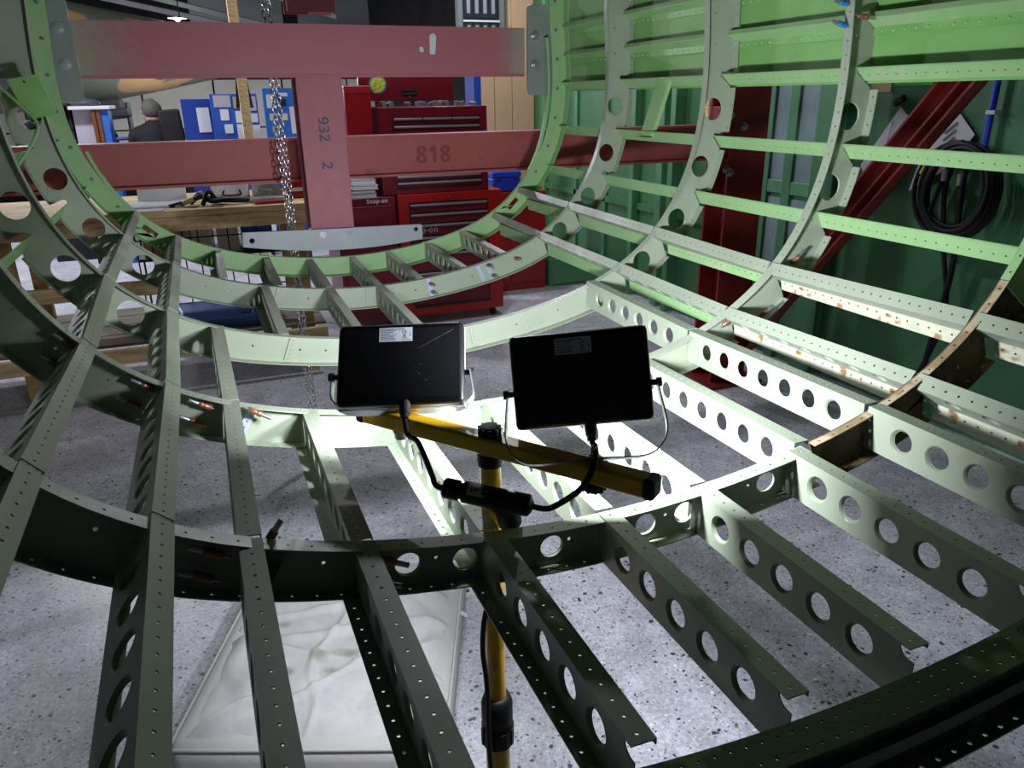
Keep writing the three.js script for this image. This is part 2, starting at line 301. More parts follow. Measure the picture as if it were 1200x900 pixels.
frame(1, [[-112, 112, [...sideHoles(1), ...smallHoles(1, [-33, -29, -14, -8, 4, 9, 22, 27, 86, 81], 0.03)], M.primer]]);
frame(2, [[-112, 112, [...sideHoles(2), ...smallHoles(2, [-27, -20, -16, -6, 8, 18, 26, 86, 81], 0.03)], M.primer]]);
frame(3, [[-112, 112, [...bigHoles(3, [71, 61.8], 0.0245), ...smallHoles(3, [-55, -50, -44.5, -12, 3, 8, 81, 86, 66, 57], 0.03)], M.primer, 0.018]]);
const f4h = [-19.4, -14.2, -5.6, 4.7, 9.2, 19.1].map(a => [dg(a), rin(4, dg(a)) + 0.032, 0.0145]);
frame(4, [[-112, 24.2, [...f4h, ...smallHoles(4, [-42.5, -26.5, -17, -10.4, -3.8, 2.2, 7, 17], 0.026)], M.primer, 0.02],
  [25.2, 53, smallHoles(4, [40, 44, 36.5], 0.045), M.rustyDark, 0.012, M.rusty], [53.1, 112, smallHoles(4, [60], 0.045), M.zinc, 0.012]]);
// splice plates and stiffening lines on the webs
function plate(k, a, r0, r1, w, mat, name = 'splice_plate', z = 0.003) {
  const t = dg(a), u = V(Math.cos(t), Math.sin(t), 0), o = V(Math.sin(t), -Math.cos(t), 0);
  return mk(name, perfFlat(ringPt(k, t, rin(k, t) + r0, FZ[k] - z).addScaledVector(u, -w / 2), o, u, V(0, 0, 1), r1 - r0, w, 0.0012, 0.011, 0.0014, 0.5), mat, fus);
}
for (const [k, a] of [[1, 12.2], [1, 23.9], [1, 25.9], [3, -30.3]]) plate(k, a, 0.003, 0.054, k === 3 ? 0.013 : 0.011, M.bluePlate);
plate(4, -30.6, 0.003, 0.052, 0.022, M.darkGreen);
for (const [k, a] of [[1, -10.2], [1, -1.5], [1, -20], [2, -21.5], [2, 9.8], [2, 20.5], [3, -2.2], [2, 32]]) plate(k, a, 0.004, 0.055, 0.014, M.primer, 'joggle_plate', 0.0026);

// F0: green end bulkhead ring with an inner angle strip
{
  const k = 0, gap = t => 0.001 + 0.014 * sst(0.85, 1.2, Math.abs(t)), dep = t => 0.05;
  const sh = t => rin(k, t) + gap(t);
  const P = (t, r) => new THREE.Vector2(r * Math.sin(t), FDY[0] - r * Math.cos(t)), pts = [], t0 = dg(-112), t1 = dg(112), N = 180;
  for (let i = 0; i <= N; i++) { const t = t0 + (t1 - t0) * i / N; pts.push(P(t, sh(t))); }
  for (let i = N; i >= 0; i--) { const t = t0 + (t1 - t0) * i / N; pts.push(P(t, sh(t) + dep(t))); }
  const s = new THREE.Shape(pts); let i = 0;
  for (let a = -108; a <= 108; a += 2.15, i++) { const t = dg(a), c = P(t, sh(t) + 0.026 + 0.004 * Math.cos(i * 2)), p = new THREE.Path(); p.absarc(c.x, c.y, i % 3 ? 0.0042 : 0.0022, 0, 6.283, true); s.holes.push(p); }
  for (const a of [-44, 45]) { const t = dg(a), p = new THREE.Path(), w = 0.028, r0 = sh(t) + 0.012, r1 = r0 + 0.016; const c = [P(t - w, r0), P(t - w, r1), P(t + w, r1), P(t + w, r0)]; p.setFromPoints([...c, c[0]]); s.holes.push(p); }
  const g = new THREE.ExtrudeGeometry(s, { depth: 0.004, bevelEnabled: false, curveSegments: 5 }); g.translate(AX, AY, -FZ[0] - 0.004);
  const f = mk('bulkhead_ring', g, M.zinc, fus);
  mk('outer_flange', ringFlange(0, t0, t1, u => sh(u) + 0.048, 0.03, 0.024, 0.0018), M.zinc, f);
  mk('inner_angle', [ringFlange(0, dg(-62.5), dg(85.5), u => FR[0] * shp(u) - 0.004, 0.012, 0.03, 0.0014, 0.004, FZ[0] + 0.012), ringFlange(0, dg(-62.5), dg(85.5), u => FR[0] * shp(u) - 0.004, 0.004, 0.03, 0.0005, 0.008, FZ[0])], M.zinc, f);
  for (let a = -104; a < 106; a += 6.6) { if (Math.abs(a) < 50) continue; const t = dg(a), p = ringPt(0, t, sh(t) + 0.018); mk('bolt', [rod(p, p.clone().add(V(0, 0, 0.004)), 0.0048, 6), rod(p, p.clone().add(V(0, 0, 0.008)), 0.0027, 8)], M.cladGrey, f); }
}

// F5: heavy dark near ring across the bottom right
{
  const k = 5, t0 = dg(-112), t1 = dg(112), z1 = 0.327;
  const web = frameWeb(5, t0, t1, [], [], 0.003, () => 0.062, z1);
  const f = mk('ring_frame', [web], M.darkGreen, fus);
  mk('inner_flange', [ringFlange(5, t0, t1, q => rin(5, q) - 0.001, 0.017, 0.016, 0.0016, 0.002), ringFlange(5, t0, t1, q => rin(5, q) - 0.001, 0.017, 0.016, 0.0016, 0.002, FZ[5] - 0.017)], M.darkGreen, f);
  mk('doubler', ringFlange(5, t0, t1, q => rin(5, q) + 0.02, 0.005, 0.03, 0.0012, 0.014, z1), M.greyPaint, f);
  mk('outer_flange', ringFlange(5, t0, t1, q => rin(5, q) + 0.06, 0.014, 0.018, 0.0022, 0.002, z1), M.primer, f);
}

// lengthwise beams, one piece per bay: web with flanged lightening holes, perforated top flange, foot flange
const Z1 = V(0, 0, 1);
function beam(x0, y0, x1, y1, phi, bay, { zf = 1, foot = -1, holes = true, depth = 0.057, fw = 0.022, end = 0, mat = M.primer, name = 'floor_beam', hr: HOLE = 0.0145, hf = 0.49 } = {}) {
  const far = FZ[bay] - 0.0025, near = FZ[bay + 1] + (end || 0.0045), L = far - near;
  const a = W(x0, y0, far), b = W(x1, y1, near), u = b.clone().sub(a).normalize(), len = a.distanceTo(b);
  const w = V(Math.sin(phi), -Math.cos(phi), 0), f = V(Math.cos(phi), Math.sin(phi), 0);
  const s = new THREE.Shape();
  if (end) { s.moveTo(0, 0); s.lineTo(len - 0.016, 0); s.absarc(len - 0.006, 0.0, 0.010, Math.PI, Math.PI / 2, true); s.lineTo(len, 0.010); s.lineTo(len, depth); s.lineTo(0, depth); }
  else { s.moveTo(0, 0); s.lineTo(len, 0); s.lineTo(len, depth); s.lineTo(0, depth); }
  const hs = []; if (holes) { const n = Math.floor((len - 0.07) / 0.054); const off = (len - n * 0.054) / 2; for (let i = 0; i <= n; i++) hs.push(off + i * 0.054); }
  const hd = depth * hf, lips = [];
  for (const h of hs) {
    const p = new THREE.Path(); p.absarc(h, hd, HOLE + 0.0028, 0, Math.PI * 2, true); s.holes.push(p);
    const c = a.clone().addScaledVector(u, h).addScaledVector(w, hd);
    lips.push(lathe([[HOLE + 0.0032, 0.0002], [HOLE + 0.0012, 0.0010], [HOLE, 0.0042], [HOLE - 0.0005, 0.0042]], c, c.clone().add(f), 26));
  }
  const g = new THREE.ExtrudeGeometry(s, { depth: 0.0014, bevelEnabled: false, curveSegments: 13 });
  g.applyMatrix4(new THREE.Matrix4().makeBasis(u, w, f)); g.translate(a.x, a.y, a.z);
  if (new THREE.Matrix4().makeBasis(u, w, f).determinant() < 0) { const q = prep(g), p = q.attributes.position.array; for (let i = 0; i < p.length; i += 9) for (let k = 0; k < 3; k++) { const t = p[i + k]; p[i + k] = p[i + 6 + k]; p[i + 6 + k] = t; } q.computeVertexNormals(); lips.push(q); } else lips.push(g);
  const m = mk(name, lips, mat, fus);
  const flen = len - (end ? 0.006 : 0);
  mk('top_flange', [perfFlat(a.clone().addScaledVector(w, -0.0014), u, f, w, flen, fw, 0.0014, 0.019, 0.0017), slab(a.clone().addScaledVector(f, fw).addScaledVector(w, -0.0014), u, w, f, flen, 0.006, 0.0012)], mat, m);
  if (foot) mk('foot_flange', perfFlat(a.clone().addScaledVector(w, depth), u, f.clone().multiplyScalar(foot), w, len, 0.017, 0.0014, 0.019, 0.0018), mat, m);
  return m;
}
// [theta at the flange's right edge, web direction, foot side, bays it is fitted in]
const BEAMS = [[-47.3, -50, 1, [0, 1, 2, 3, 4]], [-38.4, -40, 1, [0, 1, 2, 3, 4]], [-32.1, -6, 1, [2, 3, 4]], [-23.2, 0, -1, [3, 4]], [-11.4, -2, -1, [3, 4]], [1.0, 0, 1, [3, 4]], [12.2, 0, 1, [3, 4]], [24.0, 0, 1, [4]], [25.4, 0, 1, [3]], [34.6, 0, 1, [2, 3, 4]], [40.0, 55, 0, [0, 1, 2, 3, 4]], [48.9, 62, 0, [0, 1, 2, 3, 4]],
  [-30, -6, -1, [0]], [-19.5, 0, -1, [0]], [-9.2, 0, 1, [0]], [1.6, 0, 1, [0]], [11.3, 0, 1, [0]], [21.8, 0, 1, [0]], [31.2, 8, 1, [0]], [-22.4, 0, -1, [1]], [-9.2, 0, 1, [1]], [1.8, 0, 1, [1]]];
for (const [ang, ph, foot, bays] of BEAMS) for (const bay of bays) {
  const t = dg(ang), p = dg(ph), ft = [Math.cos(p), Math.sin(p)], fw = bay === 0 ? 0.017 : bay === 1 ? 0.019 : 0.022, q = k => { const r = rin(Math.max(1, k), t) - 0.001; return [r * Math.sin(t) - fw * ft[0] + FDX[k], -r * Math.cos(t) - fw * ft[1] + FDY[k] - (ang > 5 && ang < 36 ? 0.002 : 0)]; };
  const A = q(bay), B = q(bay + 1), side = ang > 36;
  beam(A[0], A[1], B[0], B[1], p, bay, { foot, fw, holes: ang < 45, hr: side ? 0.0085 : 0.0145, hf: side ? 0.22 : 0.49, end: bay === 4 ? 0.014 : 0, depth: bay === 0 ? 0.05 : 0.057, name: Math.abs(ang) < 37 ? 'floor_beam' : 'side_beam' });
}
// outer stringers run the whole length, both sides; corroded ones low on the right near the camera
function stringer(key, sgn, z0, z1, mat) {
  const [p, q] = STR[key], d = V(sgn * (q[0] - p[0]), q[1] - p[1], 0), w = d.length(); d.normalize();
  const n = V(-sgn * d.y * sgn, sgn * d.x * sgn, 0); if (n.x * sgn < 0) n.multiplyScalar(-1);            // outward side
  const a = W(sgn * p[0], p[1], z0), L = z0 - z1, e = d.clone().multiplyScalar(-1).addScaledVector(n, -0.3).normalize();
  const m = mk('stringer', [perfFlat(a, Z1, d, n, L, w, 0.0014, 0.02, 0.0019, 0.55)], mat, fus);
  mk('lip', slab(a, Z1, e, n, L, 0.006, 0.0014), mat, m);
  mk('skin_flange', slab(a.clone().addScaledVector(d, w), Z1, n.clone().addScaledVector(d, 0.35).normalize(), d, L, 0.014, 0.0014), mat, m);
  return m;
}
for (const key of ['A', 'B', 'C']) for (const sgn of [1, -1]) for (let k = 0; k < 5; k++) if (!(sgn < 0 && key === 'A' && k < 2)) stringer(key, sgn, FZ[k] + 0.012, k === 4 ? 0.3 : FZ[k + 1] + 0.012, M.zinc);
for (const key of ['D', 'E']) for (let k = 0; k < 5; k++) stringer(key, 1, FZ[k] - 0.014, k === 4 ? 0.3 : FZ[k + 1] + 0.006, k >= 3 ? M.old : M.zinc);
// skin above stringer A on the right, one panel per bay and strake, with its own ledge stringers
const rOut = t => 0.748 * shp(t) + fdep(t) + 0.004;
function skin(t0, t1, z0, z1, r) {
  const N = 10, pos = [], q = (a, b, c, d) => pos.push(a, b, c, a, c, d);
  const P = (t, dr, z) => W((rOut(t) + r + dr) * Math.sin(t), -(rOut(t) + r + dr) * Math.cos(t), z);
  for (let i = 0; i < N; i++) { const a = t0 + (t1 - t0) * i / N, b = t0 + (t1 - t0) * (i + 1) / N; q(P(a, 0, z0), P(b, 0, z0), P(b, 0, z1), P(a, 0, z1)); q(P(a, .0015, z0), P(a, .0015, z1), P(b, .0015, z1), P(b, .0015, z0)); if (!i) q(P(a, 0, z0), P(a, 0, z1), P(a, .0015, z1), P(a, .0015, z0)); }
  const g = new THREE.BufferGeometry(); g.setFromPoints(pos); g.computeVertexNormals(); return g;
}
const ZS = [2.4, 2.014, 1.5476, 1.1522, 0.7072, 0.3];
for (let k = 0; k < 5; k++) for (const [a0, a1, dr] of [[75.4, 83.2, 0.002], [82.6, 112, 0]]) mk('skin_panel', skin(dg(a0), dg(a1), ZS[k] + 0.001, ZS[k + 1] + 0.001, dr), M.zincSkin, fus);
for (let k = 0; k < 5; k++) for (const a of [82.9, 89.2, 96, 103]) {
  const t = dg(a), n = V(Math.sin(t), -Math.cos(t), 0), dn = V(-Math.cos(t), -Math.sin(t), 0), r = rOut(t), L = ZS[k] - ZS[k + 1] - 0.02;
  const o = W((r - 0.026) * Math.sin(t), -(r - 0.026) * Math.cos(t), ZS[k] - 0.002);
  const s = mk('skin_stringer', slab(o, Z1, n.clone().addScaledVector(dn, 0.42).normalize(), dn, L, 0.028, 0.0014), M.zinc, fus);
  mk('ledge_lip', slab(o, Z1, dn.clone().multiplyScalar(-1).addScaledVector(n, 0.4).normalize(), n, L, 0.010, 0.0014), M.zinc, s);
  const fo = o.clone().addScaledVector(n.clone().addScaledVector(dn, 0.42).normalize(), 0.027);
  mk('attach_flange', slab(fo, Z1, dn, n, L, 0.016, 0.0012), M.zincSkin, s);
  for (let z = 0.02; z < L - 0.01; z += 0.024) dome(fo.clone().addScaledVector(Z1, z).addScaledVector(dn, 0.009), n.clone().multiplyScalar(-1), 0.0026);
}
// clips: green web cleats between stringers A and B, bracket by the bulkhead, plate on the left
{
  const ca = W(0.742, -0.18, 1.83), cb = W(0.73, -0.322, 1.885);
  mk('cleat', [slab(ca, cb.clone().sub(ca).normalize(), Z1, V(1, 0, 0), ca.distanceTo(cb), 0.055, 0.0016), slab(ca.clone().addScaledVector(Z1, 0.055), cb.clone().sub(ca).normalize(), V(1, 0, 0), Z1, ca.distanceTo(cb), 0.012, 0.0016), slab(cb, Z1, V(-1, -0.1, 0).normalize(), V(0, 1, 0), 0.07, 0.012, 0.0014)], M.zinc, fus);
  const z = 1.93, A = W(-.735, -.168, z), u = W(-.680, -.158, z).sub(A), v = W(-.712, -.246, z).sub(A), ul = u.length(), vl = v.length(); u.normalize(); v.normalize();
  mk('access_plate', perfFlat(A, u, v, V(0, 0, 1), ul, vl, 0.002, ul, 0.003, 0.12), M.zincSkin, fus);
  mk('cable', tube([W(-.75, -.18, z - .01), W(-.712, -.225, z - .02), W(-.694, -.252, z - .03), W(-.70, -.28, z - .05), W(-.735, -.33, z - .08), W(-.76, -.36, z - .1)], 0.0035, 40), M.zinc, fus);
}
// rivet lines along ring flanges on the skin side and on frame 1
for (const k of [1, 2, 3]) for (let a = 76; a < 110; a += 1.4) { const t = dg(a), n = V(-Math.sin(t), Math.cos(t), 0); dome(ringPt(k, t, rin(k, t) + fdep(t) - 0.0015, FZ[k] - 0.006), n, 0.0022); }
const rv = mk('rivets', rivets, M.zinc, fus); rv.userData.kind = 'stuff';

// sprung temporary fasteners: copper barrel, steel nose; top-level things
const clProto = new THREE.Group();
mk('barrel', lathe([[0.0005, 0], [0.0045, 0.0005], [0.0048, 0.012], [0.0036, 0.0125], [0.0036, 0.014], [0.0048, 0.0145], [0.0048, 0.021], [0.0005, 0.0215]], V(0, 0, 0), V(0, 1, 0), 14), M.copper, clProto);
mk('plunger', lathe([[0.0032, 0.021], [0.0032, 0.036], [0.0005, 0.0365]], V(0, 0, 0), V(0, 1, 0), 12), M.zincSteel, clProto);
mk('nose', lathe([[0.0016, -0.008], [0.0022, 0]], V(0, 0, 0), V(0, 1, 0), 10), M.zincSteel, clProto);
const clBlue = clProto.clone(); clBlue.children[0] = clProto.children[0].clone(); clBlue.children[0].parent = clBlue; clBlue.children[0].material = plain(0x2a7fd6, 0.4);
const tan = (t, s) => V(s * Math.cos(t), s * Math.sin(t), 0);
function cleco(k, a, off, dir, label, blue, z = 0.006) {
  const o = (blue ? clBlue : clProto).clone(); o.name = numbered('spring_fastener'); const t = dg(a), p = ringPt(k, t, rin(k, t) + off, FZ[k] - z);
  const d = dir === 'z' ? V(0.1, 0.05, 1) : dir === 'in' ? V(-Math.sin(t), Math.cos(t), 0.15) : dir === 'out' ? V(Math.sin(t), -Math.cos(t), 0.3) : dir === 'up' ? V(-Math.sin(t), Math.cos(t), 0.2) : tan(t, dir).add(V(0, 0, 0.15)); o.quaternion.setFromUnitVectors(V(0, 1, 0), d.normalize()); o.position.copy(p); scene.add(o);
  tag(o, label, 'fastener', 'sprung copper fasteners pinning the frames');
}
cleco(3, -48.6, 0.012, -1, 'copper sprung fastener in dark left part of third frame, nearer its inner edge');
cleco(3, -48.2, 0.045, -1, 'copper sprung fastener in dark left part of third frame, nearer its outer edge');
cleco(3, -40.4, 0.014, -1, 'bright copper sprung fastener casting a shadow left of the second beam');
cleco(3, -40.6, 0.046, -1, 'copper sprung fastener in shadow low beside the second beam');
cleco(3, -34.4, 0.016, -1, 'shadowed copper fastener left of the third beam, the upper of two');
cleco(3, -34.4, 0.045, -1, 'shadowed copper fastener left of the third beam, the lower of two');
cleco(3, -31.0, 0.002, 1, 'copper fastener lying lit along the flange right of the third beam', false, 0.02);
cleco(4, -34.2, 0.018, -1, 'copper fastener left of third beam on the dark near frame, upper', false, 0.01);
cleco(4, -34.0, 0.046, -1, 'copper fastener left of third beam on the dark near frame, lower', false, 0.01);
cleco(4, -31.3, 0.012, 'up', 'copper fastener standing upright on the near frame flange', false, -0.006);
cleco(4, -22.6, 0.016, 1, 'copper fastener right of fourth beam on the near frame, above the first hole', false, 0.01);
cleco(4, -22.6, 0.042, 1, 'copper fastener right of fourth beam on the near frame, below the first hole', false, 0.01);
cleco(1, 12.3, 0.018, 'z', 'fastener on left blue strap of far pale frame, upper');
cleco(1, 12.3, 0.042, 'z', 'fastener on left blue strap of far pale frame, lower');
cleco(1, 25.9, 0.012, 'z', 'fastener on right blue strap of far pale frame, upper');
cleco(1, 25.9, 0.046, 'z', 'fastener on right blue strap of far pale frame, lower');
cleco(1, 32, 0.026, 'z', 'single fastener on far pale frame right of the blue straps');
cleco(3, 37.6, 0.016, 1, 'copper fastener at the right crossing of frame and slotted side beam', false, 0.012);
cleco(3, 41.5, 0.035, 1, 'rusty copper fastener beside corroded stringer near the right frame', false, 0.04);
cleco(3, 50.4, 0.03, 1, 'copper fastener in corner above the upper right side beam', false, 0.012);
cleco(3, 83.2, 0.014, 'out', 'copper fastener at the top of the right frame near the skin', false, 0.012);
cleco(3, 81.8, -0.001, 'in', 'blue tipped fastener on inner edge of right frame, lower', true, 0.004);
cleco(3, 84.6, -0.001, 'in', 'blue tipped fastener on inner edge of right frame, upper', true, 0.004);
// ---------------------------------------------------------------- red steel that holds the fuselage
function hBeamZ(x0, x1, y0, y1, zf, depth) {      // flanges face +z and -z
  const v = (y1 - y0) > (x1 - x0);
  return [span(x0, x1, y0, y1, zf - 0.01, zf, 0.002), span(x0, x1, y0, y1, zf - depth, zf - depth + 0.01, 0.002), v ? span((x0 + x1) / 2 - 0.005, (x0 + x1) / 2 + 0.005, y0, y1, zf - depth + 0.01, zf - 0.01) : span(x0, x1, (y0 + y1) / 2 - 0.005, (y0 + y1) / 2 + 0.005, zf - depth + 0.01, zf - 0.01)];
}
function roundedPlate(pts, th, z, r = 0.012) {
  const s = new THREE.Shape(), n = pts.length;
  for (let i = 0; i < n; i++) { const p = new THREE.Vector2(...pts[i]), a = new THREE.Vector2(...pts[(i + n - 1) % n]), b = new THREE.Vector2(...pts[(i + 1) % n]); const q = p.clone().add(a.sub(p).setLength(r)), e = p.clone().add(b.sub(p).setLength(r)); i ? s.lineTo(q.x, q.y) : s.moveTo(q.x, q.y); s.quadraticCurveTo(p.x, p.y, e.x, e.y); }
  s.closePath(); const g = new THREE.ExtrudeGeometry(s, { depth: th - 0.002, bevelEnabled: true, bevelSize: 0.001, bevelThickness: 0.001, bevelSegments: 1, curveSegments: 5 }); g.translate(0, 0, z - th); return g;
}
const bolt = (x, y, z, r = 0.011, h = 0.008) => [rod(V(x, y, z), V(x, y, z + 0.002), r * 1.35, 20), rod(V(x, y, z + 0.002), V(x, y, z + h), r, 6), rod(V(x, y, z + h), V(x, y, z + h + 0.004), r * 0.6, 12)];
{
  const zf = -2.45, t = thing('steel_jig', [0.37, 0.85, -2.5], 'pink-red steel beam and upright bolted across the far fuselage ring with grey plates', 'steel frame');
  // the end of the top beam carries grey overspray that spreads from its plates
  const bt = canvasTex(1024, 128, (c, w, h) => {
    c.fillStyle = '#b0666f'; c.fillRect(0, 0, w, h);
    for (let i = 0; i < 2600; i++) { c.fillStyle = `rgba(${rnd() < .5 ? '120,60,68' : '196,134,142'},${0.04 + rnd() * .05})`; c.fillRect(rnd() * w, rnd() * h, 1 + rnd() * 7, 1 + rnd() * 2); }
    for (const [x, s] of [[0, 1], [w, -1]]) { for (let i = 0; i < 1500; i++) { const y = rnd() * h, q = -Math.log(1 - rnd() * 0.97) * (s > 0 ? 46 - y * 0.12 : 22) - 6; c.fillStyle = 'rgba(146,152,144,0.06)'; c.beginPath(); c.arc(x + s * q, y, 3 + rnd() * 9, 0, 7); c.fill(); } }
  });
  const bm = std({ map: bt, roughness: 0.55, bumpMap: null });
  const g = new THREE.PlaneGeometry(1, 1); 
  const ff = new THREE.BoxGeometry(1.282, 0.141, 0.010); ff.translate(0.389, 1.3825, zf - 0.005);
  mk('beam_face', ff, bm, t, true);
  mk('top_beam', [span(-0.252, 1.03, 1.312, 1.453, zf - 0.11, zf - 0.10, 0.002), span(-0.252, 1.03, 1.377, 1.388, zf - 0.10, zf - 0.010), span(-0.252, 1.03, 1.310, 1.318, zf - 0.012, zf + 0.001, 0.001)], M.pink, t);
  mk('upright', hBeamZ(0.303, 0.437, 0.86, 1.311, zf, 0.11), M.pink, t);
  mk('paint_mark', [text('932', 0.032, 0.0006, 0.372, 1.165, zf, 0, 0, -Math.PI / 2), text('2', 0.032, 0.0006, 0.372, 1.06, zf, 0, 0, -Math.PI / 2)], plain(0x59606e, 0.8), t);
  for (const [pts, bs] of [
    [[[-0.345, 1.252], [-0.253, 1.252], [-0.253, 1.60], [-0.345, 1.60]], [[-0.28, 1.43], [-0.28, 1.345], [-0.28, 1.53]]],
    [[[1.032, 1.254], [1.14, 1.254], [1.14, 1.518], [1.032, 1.518]], [[1.055, 1.43], [1.055, 1.345]]]]) {
    const p = mk('bracket_plate', roundedPlate(pts, 0.012, -2.425, 0.018), M.greyPaint, t);
    for (const [x, y] of bs) mk('bolt', bolt(x, y, -2.425), M.zincSteel, p);
  }
  const s = new THREE.Shape(); s.moveTo(0.098, 0.878); s.lineTo(0.652, 0.864); s.lineTo(0.652, 0.818); s.quadraticCurveTo(0.38, 0.782, 0.094, 0.836); s.closePath();
  for (const [x, y] of [[0.122, 0.852], [0.632, 0.85]]) { const p = new THREE.Path(); p.absarc(x, y, 0.008, 0, 7, true); s.holes.push(p); }
  const pg = new THREE.ExtrudeGeometry(s, { depth: 0.012, bevelEnabled: false, curveSegments: 20 }); pg.translate(0, 0, -2.437);
  const pl = mk('bracket_plate', pg, M.plateSilver, t);
  for (const [x, y] of [[0.333, 0.855], [0.412, 0.857]]) mk('bolt', rod(V(x, y, -2.425), V(x, y, -2.421), 0.0105, 20), M.chrome, pl);
  mk('tape_scrap', [roundedPlate([[0.715, 1.375], [0.73, 1.375], [0.736, 1.425], [0.728, 1.434], [0.716, 1.428]], 0.002, zf + 0.002, 0.003), roundedPlate([[0.682, 1.383], [0.694, 1.381], [0.693, 1.394], [0.683, 1.395]], 0.002, zf + 0.002, 0.002)], M.white, t);
}
{
  const z = -2.75, t = thing('steel_stand', [2.13, 0, -2.76], 'dark red steel post by green wall with slanting brace and long red cross beam', 'steel frame');
  mk('cross_beam', [span(-1.7, 2.04, 0.997, 1.13, z - 0.006, z + 0.006), span(-1.7, 2.04, 1.122, 1.131, z - 0.045, z + 0.045, 0.002), span(-1.7, 2.04, 0.992, 1.001, z - 0.045, z + 0.045, 0.002)], M.oxide, t);
  mk('stamp', text('818', 0.058, 0.0025, 0.795, 1.06, z + 0.006), std({ map: mottled(0x8c403d, 0.1, 2), roughness: 0.6 }), t);
  const up = mk('upright', [span(2.04, 2.225, 0.012, 2.3, -2.70, -2.688, 0.002), span(2.04, 2.225, 0.012, 2.3, -2.84, -2.828, 0.002), span(2.125, 2.14, 0.012, 2.3, -2.828, -2.70)], M.maroon, t);
  mk('base_plate', span(1.99, 2.28, 0, 0.012, -2.90, -2.62, 0.003), M.maroon, t);
  mk('gusset', [span(2.0, 2.04, 1.10, 1.2, -2.77, -2.69, 0.003), span(2.0, 2.04, 0.96, 1.0, -2.77, -2.69, 0.003)], M.maroon, t);
  for (const [x, y] of [[2.03, 1.165], [2.03, 0.955], [2.05, 0.94], [2.10, 1.12]]) mk('bolt', bolt(x, y, -2.688, 0.013, 0.014), M.zincSteel, up);
  const a = V(2.25, 0.02, -2.84), b = V(2.25, 1.75, -1.42), u = b.clone().sub(a).normalize(), v = V(0, u.z, -u.y), L = a.distanceTo(b);
  mk('brace', [slab(a.clone().addScaledVector(v, -0.05), u, v, V(-1, 0, 0), L, 0.1, 0.008), slab(a.clone().addScaledVector(v, -0.05), u, V(-1, 0, 0), v, L, 0.055, 0.008), slab(a.clone().addScaledVector(v, 0.05), u, V(-1, 0, 0), v, L, 0.055, 0.008), slab(a.clone().addScaledVector(v, -0.008), u, V(-1, 0, 0), v, L, 0.05, 0.008)], M.maroon, t);
}
{ const h = tag(mk('steel_hanger', hBeamZ(0.43, 0.625, 1.585, 3.4, -3.5, 0.12), M.pink), 'short pink-red steel post end hanging above the top beam', 'steel post'); }
// chain hoist chain
{
  const t = thing('lifting_chain', [0.25, 0.2, -2.6], 'galvanised steel chain hanging beside the red upright', 'chain');
  const link = new THREE.TorusGeometry(0.0062, 0.0022, 6, 14); link.scale(1, 1.75, 1);
  const A = [], Z = V(0.25, 2.6, -2.6); let i = 0;
  for (const dx of [0, 0.0165]) for (let y = 0.21; y < 2.3; y += 0.0185, i++) { const m = new THREE.Mesh(link, M.chrome); m.name = 'link'; m.position.set(dx + 0.0015 * Math.sin(y * 9), y - 0.2 + (dx ? 0.006 : 0), 0.002 * Math.cos(y * 5)); m.rotation.y = (i % 2 ? 0.25 : 0.25 + Math.PI / 2); t.add(m); }
}

// ---------------------------------------------------------------- the work lights on their yellow stand
const labelTex = canvasTex(256, 128, (c, w, h) => {
  c.fillStyle = '#e3e9f2'; c.fillRect(0, 0, w, h); c.fillStyle = '#15181c';
  for (let j = 0; j < 8; j++) { let x = 10; const y = 12 + j * 14, end = j === 0 ? 190 : j > 5 ? 120 : 70 + (j * 53) % 75; while (x < end) { const q = 4 + rnd() * 8; c.fillRect(x, y, q, j === 0 ? 8 : 6); x += q + 3; } }
  c.font = 'bold 34px sans-serif'; c.fillText('CE', 172, 52); c.fillRect(190, 58, 3, 30); c.lineWidth = 4; c.strokeStyle = '#15181c'; c.beginPath(); c.moveTo(180, 60); c.lineTo(208, 88); c.moveTo(208, 60); c.lineTo(180, 88); c.stroke(); c.fillRect(178, 92, 34, 5);
  c.font = 'bold 15px sans-serif'; c.save(); c.translate(242, 84); c.rotate(-Math.PI / 2); c.fillText('UKCA', 0, 0); c.restore(); for (let q = 0; q < 7; q++) c.fillRect(170 + q * 11, 108, 7, 7);
});
const labelMat = std({ map: labelTex, roughness: 0.5 });
const LW = 0.159, LH = 0.109, LT = 0.02;
